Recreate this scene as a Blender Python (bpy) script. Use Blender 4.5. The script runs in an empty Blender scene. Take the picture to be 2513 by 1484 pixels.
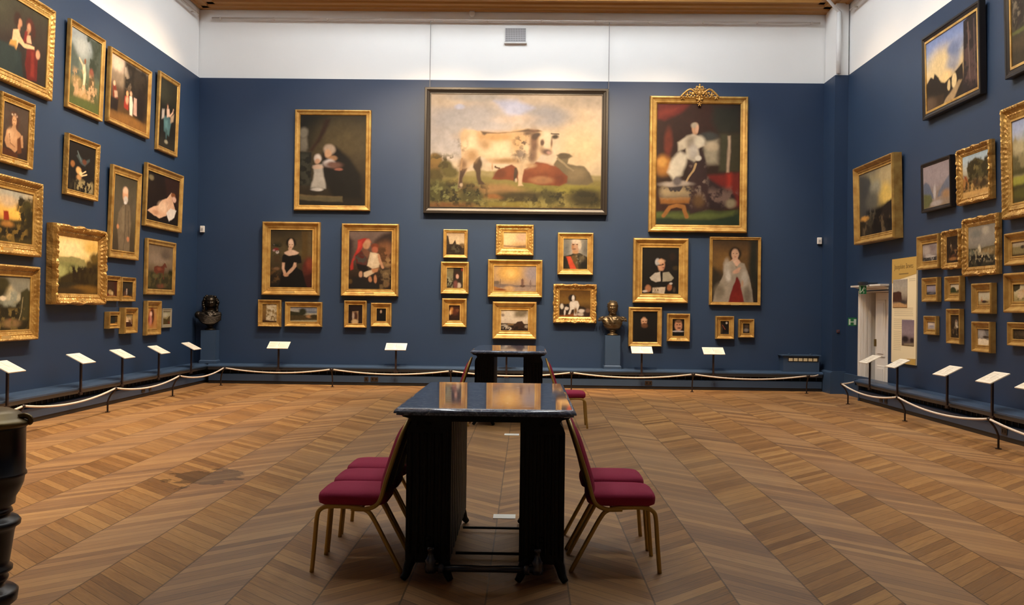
# A picture gallery: dark blue walls hung with gilt framed paintings, chevron parquet,
# two marble topped radiator tables with burgundy chairs, low rope barriers.
import bpy, bmesh, math, random
import numpy as np
from mathutils import Matrix, Vector

scene = bpy.context.scene
C = scene.collection
PI = math.pi

# ------------------------------------------------------------------ room measures (metres)
WL, WR, WD = -6.61, 6.08, 19.85        # left wall, right wall, far wall
WF = -7.0                              # wall behind the camera
BT = 6.08                              # top of the blue wall cladding
WT = 7.46                              # top of the white wall
PX, PY = 5.825, 19.13                  # corner pier
CAM_H = 1.55


def lin(h):
    h = h.lstrip('#')
    o = []
    for i in (0, 2, 4):
        v = int(h[i:i + 2], 16) / 255
        o.append(v / 12.92 if v <= .04045 else ((v + .055) / 1.055) ** 2.4)
    return o


# ------------------------------------------------------------------ materials
MATS = {}


def new_mat(name):
    m = bpy.data.materials.new(name)
    m.use_nodes = True
    nt = m.node_tree
    return m, nt, nt.nodes['Principled BSDF']


def simple(name, col, rough=.5, metal=0., spec=.5, bump=0., bscale=40., var=0., vscale=3., coat=0.):
    if name in MATS:
        return MATS[name]
    m, nt, b = new_mat(name)
    c = lin(col) if isinstance(col, str) else col
    b.inputs['Base Color'].default_value = (*c, 1)
    b.inputs['Roughness'].default_value = rough
    b.inputs['Metallic'].default_value = metal
    b.inputs['Specular IOR Level'].default_value = spec
    b.inputs['Coat Weight'].default_value = coat
    tc = nt.nodes.new('ShaderNodeTexCoord')
    if var > 0:
        n = nt.nodes.new('ShaderNodeTexNoise')
        n.inputs['Scale'].default_value = vscale
        n.inputs['Detail'].default_value = 5
        nt.links.new(tc.outputs['Object'], n.inputs['Vector'])
        mx = nt.nodes.new('ShaderNodeMix')
        mx.data_type = 'RGBA'
        mx.inputs[6].default_value = (*[x * (1 - var) for x in c], 1)
        mx.inputs[7].default_value = (*[min(1, x * (1 + var)) for x in c], 1)
        nt.links.new(n.outputs['Fac'], mx.inputs[0])
        nt.links.new(mx.outputs[2], b.inputs['Base Color'])
    if bump > 0:
        n2 = nt.nodes.new('ShaderNodeTexNoise')
        n2.inputs['Scale'].default_value = bscale
        n2.inputs['Detail'].default_value = 4
        nt.links.new(tc.outputs['Object'], n2.inputs['Vector'])
        bp = nt.nodes.new('ShaderNodeBump')
        bp.inputs['Strength'].default_value = bump
        bp.inputs['Distance'].default_value = .01
        nt.links.new(n2.outputs['Fac'], bp.inputs['Height'])
        nt.links.new(bp.outputs['Normal'], b.inputs['Normal'])
    MATS[name] = m
    return m


def emit(name, col, s):
    m, nt, b = new_mat(name)
    b.inputs['Base Color'].default_value = (.8, .8, .8, 1)
    b.inputs['Emission Color'].default_value = (*col, 1)
    b.inputs['Emission Strength'].default_value = s
    MATS[name] = m
    return m


M_blue = simple('blue_wall_paint', (.016, .039, .092), .5, spec=.5, var=.06, vscale=2.5, bump=.06, bscale=120)
M_blue_trim = simple('blue_joinery_paint', (.036, .068, .130), .38, spec=.5, var=.05, vscale=4)
M_white = simple('white_wall_paint', (.86, .855, .84), .7, spec=.2, var=.02, vscale=1.5)
M_white_door = simple('white_door_paint', (.80, .76, .70), .4)
M_ceiling = simple('cream_ceiling', (.62, .50, .33), .7, var=.06, vscale=6)
M_black_plinth = simple('black_plinth', (.008, .008, .009), .5)
M_void = simple('painted_recess_shade', (.004, .004, .005), .8)  # near-black colour stands for the shade in the ledge slot and behind the door
M_iron = simple('black_iron', (.004, .004, .0042), .5, spec=.25, bump=.25, bscale=30)
M_ironpipe = simple('black_gloss_pipe', (.030, .038, .056), .16, spec=.9)
M_bronze = simple('dark_bronze', (.022, .017, .012), .34, metal=.75, var=.4, vscale=14, bump=.5, bscale=35)
M_bronze2 = simple('worn_bronze', (.12, .085, .045), .33, metal=.75, var=.5, vscale=12, bump=.5, bscale=38)
M_chairgold = simple('chair_gold_tube', (.58, .37, .09), .38, metal=.3)
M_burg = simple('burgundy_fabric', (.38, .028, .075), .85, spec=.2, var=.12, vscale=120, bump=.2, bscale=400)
M_burg_shaded = simple('burgundy_back_shaded', (.07, .008, .018), .8, spec=.2)  # burgundy darkened to carry the shade on the rear upholstery
M_rope = simple('cream_rope', (.78, .68, .58), .8, spec=.2, bump=.4, bscale=90)
M_post = simple('brown_metal_post', (.020, .010, .008), .45)
M_board = simple('white_label_board', (.88, .84, .74), .45)
M_ink = simple('grey_print', (.28, .25, .21), .7)
M_plastic = simple('white_plastic', (.75, .74, .72), .4)
M_grille = simple('grey_grille', (.42, .41, .42), .5)
M_pipewhite = simple('white_pipe', (.80, .80, .80), .4)
M_rail = simple('pale_brass_rail', (.62, .56, .50), .4, metal=.2)
M_socket = simple('brown_socket', (.028, .016, .010), .45)
M_green = simple('green_sign', (.02, .20, .07), .5)
M_greenpale = simple('pale_sign_symbol', (.62, .74, .62), .5)
M_paper = simple('white_paper', (.86, .84, .74), .6)
M_silver = simple('silver_leaf', (.36, .32, .23), .45, metal=.3, bump=.3, bscale=60)
M_blackframe = simple('black_frame', (.012, .010, .010), .35, spec=.5, bump=.1, bscale=60)
M_bullframe = simple('dark_brown_frame', (.020, .015, .011), .35, spec=.5, bump=.1, bscale=60)
M_caption = simple('gilt_caption_plate', (.75, .52, .20), .3, metal=.5)
M_ebony = simple('black_lacquer', (.004, .0035, .0035), .30, spec=.5)
M_brass = simple('tarnished_brass', (.17, .115, .035), .4, metal=.6, var=.4, vscale=9)


def gold(name, base, carve, scale):
    m, nt, b = new_mat(name)
    L = nt.links
    tc = nt.nodes.new('ShaderNodeTexCoord')
    n = nt.nodes.new('ShaderNodeTexNoise')
    n.inputs['Scale'].default_value = 7
    n.inputs['Detail'].default_value = 6
    L.new(tc.outputs['Object'], n.inputs['Vector'])
    r = nt.nodes.new('ShaderNodeValToRGB')
    r.color_ramp.elements[0].position = .3
    r.color_ramp.elements[0].color = (base[0] * .62, base[1] * .52, base[2] * .42, 1)
    r.color_ramp.elements[1].position = .65
    r.color_ramp.elements[1].color = (*base, 1)
    L.new(n.outputs['Fac'], r.inputs['Fac'])
    L.new(r.outputs['Color'], b.inputs['Base Color'])
    b.inputs['Metallic'].default_value = .42
    b.inputs['Roughness'].default_value = .36
    v = nt.nodes.new('ShaderNodeTexVoronoi')
    v.feature = 'SMOOTH_F1'
    v.inputs['Scale'].default_value = scale
    L.new(tc.outputs['Object'], v.inputs['Vector'])
    n2 = nt.nodes.new('ShaderNodeTexNoise')
    n2.inputs['Scale'].default_value = scale * 1.7
    n2.inputs['Detail'].default_value = 3
    L.new(tc.outputs['Object'], n2.inputs['Vector'])
    ad = nt.nodes.new('ShaderNodeMath')
    ad.operation = 'ADD'
    L.new(v.outputs['Distance'], ad.inputs[0])
    L.new(n2.outputs['Fac'], ad.inputs[1])
    bp = nt.nodes.new('ShaderNodeBump')
    bp.inputs['Strength'].default_value = carve
    bp.inputs['Distance'].default_value = .02
    L.new(ad.outputs[0], bp.inputs['Height'])
    L.new(bp.outputs['Normal'], b.inputs['Normal'])
    MATS[name] = m
    return m


M_gold = gold('gilt_plain', (.58, .375, .115), .06, 30)
M_goldc = gold('gilt_carved', (.56, .36, .108), .35, 24)
M_goldo = gold('gilt_ornate', (.55, .34, .10), .45, 16)
M_liner = gold('gilt_slip', (.70, .47, .15), .05, 40)


def marble():
    m, nt, b = new_mat('blue_marble')
    L = nt.links
    tc = nt.nodes.new('ShaderNodeTexCoord')
    n = nt.nodes.new('ShaderNodeTexNoise')
    n.inputs['Scale'].default_value = 24
    n.inputs['Detail'].default_value = 9
    n.inputs['Roughness'].default_value = .7
    n.inputs['Distortion'].default_value = 1.2
    L.new(tc.outputs['Object'], n.inputs['Vector'])
    r = nt.nodes.new('ShaderNodeValToRGB')
    e = r.color_ramp.elements
    e[0].position = .38
    e[0].color = (.045, .065, .12, 1)
    e[1].position = .72
    e[1].color = (.58, .64, .74, 1)
    k = e.new(.56)
    k.color = (.14, .185, .29, 1)
    L.new(n.outputs['Fac'], r.inputs['Fac'])
    L.new(r.outputs['Color'], b.inputs['Base Color'])
    b.inputs['Roughness'].default_value = .045
    b.inputs['Specular IOR Level'].default_value = .8
    MATS['blue_marble'] = m
    return m


M_marble = marble()


def parquet():
    """Chevron parquet: strips .447 m wide run down the room, boards at 45 degrees, turning at each seam."""
    m, nt, b = new_mat('chevron_parquet')
    L = nt.links
    N = nt.nodes

    def mth(op, a, c=None, d=None):
        n = N.new('ShaderNodeMath')
        n.operation = op
        for i, v in enumerate((a, c, d)):
            if v is None:
                continue
            if isinstance(v, (int, float)):
                n.inputs[i].default_value = v
            else:
                L.new(v, n.inputs[i])
        return n.outputs[0]

    geo = N.new('ShaderNodeTexCoord')
    sp = N.new('ShaderNodeSeparateXYZ')
    L.new(geo.outputs['Object'], sp.inputs[0])
    x, y = sp.outputs[0], sp.outputs[1]
    W = .447
    xs = mth('DIVIDE', mth('ADD', x, .20 + 60 * W), W)
    col = mth('FLOOR', xs)
    fx = mth('FRACT', xs)
    par = mth('MODULO', col, 2.0)                 # 0 even, 1 odd
    sgn = mth('SUBTRACT', 1.0, mth('MULTIPLY', par, 2.0))
    off = mth('MULTIPLY', mth('MULTIPLY', fx, W * 1.08), sgn)
    t = mth('DIVIDE', mth('ADD', mth('SUBTRACT', y, off), 50.0), .132)
    pid = mth('FLOOR', t)
    ft = mth('FRACT', t)
    cv = N.new('ShaderNodeCombineXYZ')
    L.new(col, cv.inputs[0])
    L.new(pid, cv.inputs[1])
    wn = N.new('ShaderNodeTexWhiteNoise')
    wn.noise_dimensions = '2D'
    L.new(cv.outputs[0], wn.inputs['Vector'])
    # grain, stretched along each board
    gv = N.new('ShaderNodeCombineXYZ')
    L.new(mth('MULTIPLY', fx, 1.6), gv.inputs[0])
    L.new(mth('MULTIPLY', t, 2.6), gv.inputs[1])
    L.new(mth('MULTIPLY', col, 7.3), gv.inputs[2])
    gn = N.new('ShaderNodeTexNoise')
    gn.inputs['Scale'].default_value = 2.2
    gn.inputs['Detail'].default_value = 6
    gn.inputs['Roughness'].default_value = .65
    L.new(gv.outputs[0], gn.inputs['Vector'])
    # slow wear patches
    wp = N.new('ShaderNodeTexNoise')
    wp.inputs['Scale'].default_value = .55
    wp.inputs['Detail'].default_value = 4
    L.new(geo.outputs['Object'], wp.inputs['Vector'])
    bn = N.new('ShaderNodeTexNoise')
    bn.inputs['Scale'].default_value = .30
    bn.inputs['Detail'].default_value = 2
    bv = N.new('ShaderNodeCombineXYZ')
    L.new(mth('MULTIPLY', col, 9.7), bv.inputs[0])
    L.new(pid, bv.inputs[1])
    L.new(bv.outputs[0], bn.inputs['Vector'])
    f = mth('ADD', mth('ADD', mth('MULTIPLY', wn.outputs['Value'], .30), mth('MULTIPLY', gn.outputs['Fac'], .50)), mth('MULTIPLY', bn.outputs['Fac'], .40))
    sv = N.new('ShaderNodeCombineXYZ')
    L.new(mth('MULTIPLY', fx, 2.4), sv.inputs[0])
    L.new(mth('MULTIPLY', t, 11.0), sv.inputs[1])
    L.new(mth('MULTIPLY', col, 3.1), sv.inputs[2])
    sk = N.new('ShaderNodeTexNoise')
    sk.inputs['Scale'].default_value = 1.6
    sk.inputs['Detail'].default_value = 3
    L.new(sv.outputs[0], sk.inputs['Vector'])
    f = mth('ADD', mth('SUBTRACT', f, .10), mth('MULTIPLY', mth('SUBTRACT', sk.outputs['Fac'], .5), .36))
    r = N.new('ShaderNodeValToRGB')
    e = r.color_ramp.elements
    e[0].position = .18
    e[0].color = (.105, .045, .014, 1)
    e[1].position = .80
    e[1].color = (.53, .30, .105, 1)
    k = e.new(.5)
    k.color = (.31, .150, .049, 1)
    L.new(f, r.inputs['Fac'])
    # pale worn tone
    mw = N.new('ShaderNodeMix')
    mw.data_type = 'RGBA'
    rw = N.new('ShaderNodeValToRGB')
    rw.color_ramp.elements[0].position = .42
    rw.color_ramp.elements[1].position = .70
    L.new(wp.outputs['Fac'], rw.inputs['Fac'])
    L.new(mth('MULTIPLY', rw.outputs['Color'], .35), mw.inputs[0])
    L.new(r.outputs['Color'], mw.inputs[6])
    mw.inputs[7].default_value = (.35, .225, .12, 1)
    # board joints and strip seams
    j1 = mth('LESS_THAN', mth('ABSOLUTE', mth('SUBTRACT', ft, .5)), .475)
    j2 = mth('LESS_THAN', mth('ABSOLUTE', mth('SUBTRACT', fx, .5)), .489)
    jn = mth('ADD', .42, mth('MULTIPLY', mth('MULTIPLY', j1, j2), .58))
    # one dark stained patch left of the table
    dx = mth('DIVIDE', mth('SUBTRACT', x, -2.86), .36)
    dy = mth('DIVIDE', mth('SUBTRACT', y, 8.95), .50)
    d2 = mth('ADD', mth('MULTIPLY', dx, dx), mth('MULTIPLY', dy, dy))
    sn = N.new('ShaderNodeTexNoise')
    sn.inputs['Scale'].default_value = 5
    sn.inputs['Detail'].default_value = 4
    L.new(geo.outputs['Object'], sn.inputs['Vector'])
    st = mth('LESS_THAN', mth('ADD', d2, mth('MULTIPLY', mth('SUBTRACT', sn.outputs['Fac'], .5), 4.2)), .75)
    stf = mth('SUBTRACT', 1.0, mth('MULTIPLY', st, .55))
    mul = N.new('ShaderNodeMix')
    mul.data_type = 'RGBA'
    mul.blend_type = 'MULTIPLY'
    mul.inputs[0].default_value = 1
    L.new(mw.outputs[2], mul.inputs[6])
    cc = N.new('ShaderNodeCombineColor')
    jj = mth('MULTIPLY', jn, stf)
    for i in range(3):
        L.new(jj, cc.inputs[i])
    L.new(cc.outputs[0], mul.inputs[7])
    L.new(mul.outputs[2], b.inputs['Base Color'])
    b.inputs['Specular IOR Level'].default_value = .4
    rr = mth('ADD', .40, mth('MULTIPLY', gn.outputs['Fac'], .18))
    L.new(rr, b.inputs['Roughness'])
    b.inputs['Anisotropic'].default_value = .45
    tv = N.new('ShaderNodeCombineXYZ')           # across the grain
    L.new(mth('MULTIPLY', sgn, -.707), tv.inputs[0])
    tv.inputs[1].default_value = .707
    L.new(tv.outputs[0], b.inputs['Tangent'])
    bp = N.new('ShaderNodeBump')
    bp.inputs['Strength'].default_value = .25
    bp.inputs['Distance'].default_value = .004
    L.new(mth('ADD', mth('MULTIPLY', gn.outputs['Fac'], .5), mth('MULTIPLY', mth('MULTIPLY', j1, j2), .8)), bp.inputs['Height'])
    L.new(bp.outputs['Normal'], b.inputs['Normal'])
    MATS['chevron_parquet'] = m
    return m


M_floor = parquet()


def wood_cornice():
    m, nt, b = new_mat('oak_cornice')
    L = nt.links
    tc = nt.nodes.new('ShaderNodeTexCoord')
    mp = nt.nodes.new('ShaderNodeMapping')
    mp.inputs['Scale'].default_value = (.4, 14, 14)
    L.new(tc.outputs['Object'], mp.inputs['Vector'])
    n = nt.nodes.new('ShaderNodeTexNoise')
    n.inputs['Scale'].default_value = 2
    n.inputs['Detail'].default_value = 6
    L.new(mp.outputs['Vector'], n.inputs['Vector'])
    r = nt.nodes.new('ShaderNodeValToRGB')
    r.color_ramp.elements[0].color = (.26, .115, .022, 1)
    r.color_ramp.elements[1].color = (.52, .26, .06, 1)
    L.new(n.outputs['Fac'], r.inputs['Fac'])
    L.new(r.outputs['Color'], b.inputs['Base Color'])
    b.inputs['Roughness'].default_value = .5
    MATS['oak_cornice'] = m
    return m


M_oak = wood_cornice()


def paint_mat():
    m, nt, b = new_mat('oil_paint')
    a = nt.nodes.new('ShaderNodeVertexColor')
    a.layer_name = 'paint'
    tc = nt.nodes.new('ShaderNodeTexCoord')
    n = nt.nodes.new('ShaderNodeTexNoise')
    n.inputs['Scale'].default_value = 45
    n.inputs['Detail'].default_value = 5
    nt.links.new(tc.outputs['Object'], n.inputs['Vector'])
    bp = nt.nodes.new('ShaderNodeBump')
    bp.inputs['Strength'].default_value = .12
    bp.inputs['Distance'].default_value = .004
    nt.links.new(n.outputs['Fac'], bp.inputs['Height'])
    nt.links.new(bp.outputs['Normal'], b.inputs['Normal'])
    nt.links.new(a.outputs['Color'], b.inputs['Base Color'])
    b.inputs['Roughness'].default_value = .55
    b.inputs['Specular IOR Level'].default_value = .25
    MATS['oil_paint'] = m
    return m


M_paint = paint_mat()


# ------------------------------------------------------------------ mesh helpers
def obj(name, bm, mat, parent=None, smooth=False, loc=None, rot=None):
    me = bpy.data.meshes.new(name)
    bm.normal_update()
    bm.to_mesh(me)
    bm.free()
    o = bpy.data.objects.new(name, me)
    C.objects.link(o)
    for m in (mat if isinstance(mat, (list, tuple)) else [mat]):
        me.materials.append(m)
    if smooth:
        me.polygons.foreach_set('use_smooth', [True] * len(me.polygons))
    if parent is not None:
        o.parent = parent
    if loc is not None:
        o.location = loc
    if rot is not None:
        o.rotation_euler = rot
    return o


def box(bm, x0, x1, y0, y1, z0, z1, mi=0, bev=0.):
    g = bmesh.ops.create_cube(bm, size=1, matrix=Matrix.Translation(((x0 + x1) / 2, (y0 + y1) / 2, (z0 + z1) / 2))
                              @ Matrix.Diagonal((abs(x1 - x0), abs(y1 - y0), abs(z1 - z0), 1)))
    fs = set(f for v in g['verts'] for f in v.link_faces)
    for f in fs:
        f.material_index = mi
    if bev > 0:
        es = list(set(e for v in g['verts'] for e in v.link_edges))
        bmesh.ops.bevel(bm, geom=es, offset=bev, segments=2, profile=.5, affect='EDGES')
    return bm


def bx(*a, **k):
    return box(bmesh.new(), *a, **k)


def tube(bm, pts, r, seg=10, cap=True):
    """Round tube along a list of points; r may be one radius or a list."""
    pts = [Vector(p) for p in pts]
    n = len(pts)
    rs = r if isinstance(r, (list, tuple)) else [r] * n
    up = Vector((0, 0, 1))
    prev = None
    rings = []
    for i, p in enumerate(pts):
        d = (pts[min(i + 1, n - 1)] - pts[max(i - 1, 0)]).normalized()
        if prev is None:
            a = d.cross(up)
            if a.length < 1e-3:
                a = d.cross(Vector((0, 1, 0)))
            a.normalize()
        else:
            a = prev - d * prev.dot(d)
            a.normalize()
        prev = a
        b = d.cross(a)
        rings.append([bm.verts.new(p + (a * math.cos(2 * PI * k / seg) + b * math.sin(2 * PI * k / seg)) * rs[i]) for k in range(seg)])
    for i in range(n - 1):
        for k in range(seg):
            bm.faces.new((rings[i][k], rings[i][(k + 1) % seg], rings[i + 1][(k + 1) % seg], rings[i + 1][k]))
    if cap:
        bm.faces.new(rings[0][::-1])
        bm.faces.new(rings[-1])
    return bm


def lathe(bm, prof, seg=40, cx=0, cy=0):
    rings = []
    for r, z in prof:
        rings.append([bm.verts.new((cx + r * math.cos(2 * PI * k / seg), cy + r * math.sin(2 * PI * k / seg), z)) for k in range(seg)])
    for i in range(len(rings) - 1):
        for k in range(seg):
            bm.faces.new((rings[i][k], rings[i][(k + 1) % seg], rings[i + 1][(k + 1) % seg], rings[i + 1][k]))
    bm.faces.new(rings[0][::-1])
    bm.faces.new(rings[-1])
    return bm


def bez(pts, n=10):
    """Smooth a polyline (Catmull-Rom)."""
    P = [Vector(p) for p in pts]
    out = []
    for i in range(len(P) - 1):
        a, b, c, d = P[max(i - 1, 0)], P[i], P[i + 1], P[min(i + 2, len(P) - 1)]
        for k in range(n):
            t = k / n
            out.append(.5 * ((2 * b) + (-a + c) * t + (2 * a - 5 * b + 4 * c - d) * t * t + (-a + 3 * b - 3 * c + d) * t ** 3))
    out.append(P[-1])
    return out


def prism(bm, poly, y0, y1, axis='y', mi=0):
    """Extrude a 2D outline (x,z) along y, or (y,z) along x."""
    def pt(p, t):
        return (p[0], t, p[1]) if axis == 'y' else (t, p[0], p[1])
    a = [bm.verts.new(pt(p, y0)) for p in poly]
    b = [bm.verts.new(pt(p, y1)) for p in poly]
    n = len(poly)
    fs = [bm.faces.new(a), bm.faces.new(b[::-1])]
    for i in range(n):
        fs.append(bm.faces.new((a[i], b[i], b[(i + 1) % n], a[(i + 1) % n])))
    for f in fs:
        f.material_index = mi
    bmesh.ops.recalc_face_normals(bm, faces=fs)
    return bm


def thing(name, label, cat, loc=(0, 0, 0), rotz=0., group=None):
    o = bpy.data.objects.new(name, None)
    C.objects.link(o)
    o.empty_display_size = .1
    o.location = loc
    o.rotation_euler = (0, 0, rotz)
    o['label'] = label
    o['category'] = cat
    if group:
        o['group'] = group
    return o


def tag(o, label, cat, group=None):
    o['label'] = label
    o['category'] = cat
    if group:
        o['group'] = group
    return o


def struct(name, bm, mat, label=None):
    o = obj(name, bm, mat)
    o['kind'] = 'structure'
    if label:
        o['label'] = label
    return o


def dup(root, loc, rotz, label, group=None):
    r = root.copy()
    C.objects.link(r)
    r.location = loc
    r.rotation_euler = (0, 0, rotz)
    r['label'] = label
    if group:
        r['group'] = group
    for ch in list(root.children):
        c = ch.copy()
        C.objects.link(c)
        c.parent = r
        for g in list(ch.children):
            d = g.copy()
            C.objects.link(d)
            d.parent = c
    return r

# wall, place along the wall, height of the centre, width, height, depth, border width, moulding, canvas mesh columns and rows
PICS = {
    'B1': ('b', -3.910, 4.450, 1.521, 2.005, 0.086, 0.106, 'plain', 124, 165),
    'B2': ('b', -4.708, 2.482, 1.150, 1.456, 0.114, 0.138, 'deep', 94, 120),
    'B3': ('b', -3.133, 2.472, 1.135, 1.438, 0.114, 0.125, 'deep', 93, 119),
    'B4': ('b', -5.123, 1.390, 0.461, 0.536, 0.095, 0.076, 'carved', 38, 44),
    'B5': ('b', -4.445, 1.377, 0.739, 0.493, 0.095, 0.089, 'deep', 60, 41),
    'B6': ('b', -3.411, 1.393, 0.446, 0.536, 0.095, 0.074, 'deep', 36, 44),
    'B7': ('b', -2.898, 1.387, 0.409, 0.473, 0.095, 0.098, 'deep', 34, 39),
    'BB': ('b', -0.264, 4.663, 3.641, 2.501, 0.123, 0.113, 'black', 280, 206),
    'B8': ('b', -1.440, 2.816, 0.487, 0.567, 0.086, 0.068, 'plain', 40, 46),
    'B9': ('b', -1.443, 2.139, 0.556, 0.636, 0.104, 0.103, 'deep', 45, 52),
    'B10': ('b', -1.444, 1.446, 0.490, 0.569, 0.104, 0.120, 'deep', 40, 47),
    'B11': ('b', -0.262, 2.903, 0.751, 0.609, 0.114, 0.135, 'carved', 62, 50),
    'B12': ('b', -0.248, 2.140, 1.082, 0.745, 0.114, 0.108, 'deep', 89, 61),
    'B13': ('b', -0.248, 1.310, 0.872, 0.740, 0.123, 0.148, 'deep', 72, 61),
    'B14': ('b', 0.941, 2.644, 0.706, 0.831, 0.114, 0.102, 'deep', 58, 68),
    'B15': ('b', 0.943, 1.656, 0.854, 0.766, 0.123, 0.122, 'ornate', 71, 64),
    'B16': ('b', 3.348, 4.441, 1.940, 2.691, 0.123, 0.149, 'plain', 160, 220),
    'B17': ('b', 2.628, 2.331, 1.086, 1.276, 0.123, 0.163, 'deep', 90, 106),
    'B18': ('b', 4.100, 2.339, 1.012, 1.348, 0.086, 0.061, 'plain', 83, 111),
    'B19': ('b', 2.339, 1.216, 0.660, 0.780, 0.095, 0.092, 'plain', 55, 64),
    'B20': ('b', 2.994, 1.211, 0.451, 0.550, 0.104, 0.095, 'deep', 37, 45),
    'B21': ('b', 3.906, 1.222, 0.362, 0.452, 0.104, 0.085, 'deep', 30, 37),
    'B22': ('b', 4.332, 1.213, 0.307, 0.368, 0.095, 0.077, 'deep', 26, 30),
    'L1': ('l', 12.543, 4.924, 2.058, 1.240, 0.07, 0.130, 'carved', 158, 150),
    'L2': ('l', 14.622, 4.956, 1.166, 1.257, 0.06, 0.075, 'deep', 66, 132),
    'L3': ('l', 16.241, 4.963, 1.676, 1.166, 0.07, 0.080, 'plain', 75, 111),
    'L4': ('l', 17.986, 4.970, 1.006, 1.391, 0.06, 0.090, 'plain', 37, 118),
    'L5': ('l', 12.646, 3.726, 0.838, 0.867, 0.07, 0.090, 'carved', 59, 107),
    'L6': ('l', 14.547, 3.524, 1.052, 0.867, 0.07, 0.075, 'carved', 55, 90),
    'L7': ('l', 12.404, 2.641, 1.709, 0.983, 0.11, 0.142, 'carved', 123, 117),
    'L8': ('l', 12.376, 1.536, 1.627, 0.966, 0.12, 0.125, 'carved', 114, 119),
    'L9': ('l', 14.413, 2.085, 1.636, 1.121, 0.16, 0.155, 'ornate', 83, 119),
    'L10': ('l', 16.124, 3.002, 1.173, 1.461, 0.06, 0.115, 'deep', 51, 139),
    'L11': ('l', 17.846, 3.427, 1.802, 1.081, 0.07, 0.105, 'deep', 64, 92),
    'L12': ('l', 17.770, 2.196, 1.398, 0.972, 0.06, 0.100, 'plain', 47, 84),
    'L13': ('l', 15.705, 1.783, 0.538, 0.402, 0.06, 0.065, 'carved', 26, 41),
    'L14': ('l', 16.315, 1.780, 0.576, 0.397, 0.06, 0.065, 'carved', 26, 39),
    'L15': ('l', 15.704, 1.283, 0.406, 0.266, 0.09, 0.052, 'deep', 26, 27),
    'L16': ('l', 16.323, 1.269, 0.523, 0.424, 0.11, 0.095, 'deep', 26, 41),
    'L17': ('l', 17.403, 1.300, 0.663, 0.600, 0.08, 0.100, 'deep', 26, 56),
    'L18': ('l', 18.125, 1.291, 0.472, 0.348, 0.04, 0.060, 'silver', 26, 31),
    'R1': ('r', 14.319, 5.111, 1.941, 1.253, 0.09, 0.085, 'blackgilt', 112, 150),
    'R2': ('r', 11.845, 5.088, 1.644, 1.159, 0.09, 0.100, 'blackgilt', 142, 166),
    'R3': ('r', 12.050, 3.440, 1.280, 1.393, 0.11, 0.170, 'carved', 96, 203),
    'R4': ('r', 17.227, 3.468, 1.938, 1.389, 0.17, 0.125, 'deep', 70, 139),
    'R5': ('r', 14.797, 3.448, 1.054, 0.739, 0.08, 0.055, 'black', 51, 84),
    'R6': ('r', 13.564, 3.446, 1.006, 0.772, 0.09, 0.110, 'ornate', 58, 96),
    'R7': ('r', 13.386, 2.463, 1.025, 0.784, 0.08, 0.120, 'ornate', 58, 101),
    'R8': ('r', 15.087, 2.474, 0.806, 0.513, 0.085, 0.110, 'deep', 35, 59),
    'R9': ('r', 14.269, 2.466, 0.585, 0.551, 0.09, 0.090, 'ornate', 29, 67),
    'R10': ('r', 15.028, 1.908, 0.571, 0.365, 0.07, 0.095, 'deep', 26, 41),
    'R11': ('r', 14.204, 1.905, 0.512, 0.356, 0.08, 0.093, 'deep', 26, 42),
    'R12': ('r', 13.292, 1.760, 0.571, 0.403, 0.085, 0.095, 'deep', 31, 51),
    'R13': ('r', 15.026, 1.374, 0.453, 0.283, 0.06, 0.074, 'deep', 26, 31),
    'R14': ('r', 14.187, 1.375, 0.447, 0.495, 0.07, 0.076, 'deep', 26, 58),
    'R15': ('r', 13.293, 1.250, 0.534, 0.406, 0.085, 0.085, 'deep', 30, 52),
    'R16': ('r', 12.107, 2.363, 1.090, 0.403, 0.09, 0.100, 'deep', 75, 63),
    'R17': ('r', 12.023, 1.819, 1.195, 0.493, 0.11, 0.125, 'deep', 82, 73),
    'R18': ('r', 12.110, 1.311, 0.966, 0.293, 0.07, 0.075, 'deep', 66, 42),
}
# ------------------------------------------------------------------ the painted canvases
PGAIN = np.array([.60, .63, .78])


def vnoise(X, Y, seed, octs=4):
    rng = np.random.RandomState(seed)
    out = np.zeros_like(X)
    amp, tot = 1., 0.
    for o in range(octs):
        g = rng.rand(67, 67)
        f = 2 ** o
        x, y = X * f, Y * f
        xi, yi = np.floor(x).astype(int), np.floor(y).astype(int)
        fx, fy = x - xi, y - yi
        fx, fy = fx * fx * (3 - 2 * fx), fy * fy * (3 - 2 * fy)
        a, b = g[yi % 67, xi % 67], g[yi % 67, (xi + 1) % 67]
        c, d = g[(yi + 1) % 67, xi % 67], g[(yi + 1) % 67, (xi + 1) % 67]
        out += amp * ((a * (1 - fx) + b * fx) * (1 - fy) + (c * (1 - fx) + d * fx) * fy)
        tot += amp
        amp *= .55
    return out / tot


def sstep(a, b, v):
    t = np.clip((v - a) / (b - a), 0, 1)
    return t * t * (3 - 2 * t)


def T(x0, y0, x1, y1): return ('T', x0, y0, x1, y1)
def G(*c): return ('G', c)
def E(x, y, rx, ry, c, s=.3, rot=0): return ('E', x, y, rx, ry, c, s, rot)
def P(c, s, *p): return ('P', c, s, p)
def S(c, w, *p): return ('S', c, w, p)
def N(a, sx, sy=None): return ('N', a, sx, sy or sx)
def K(c, x0, y0, x1, y1, sc, thr): return ('K', c, x0, y0, x1, y1, sc, thr)   # mottled patches of colour inside a region


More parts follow.
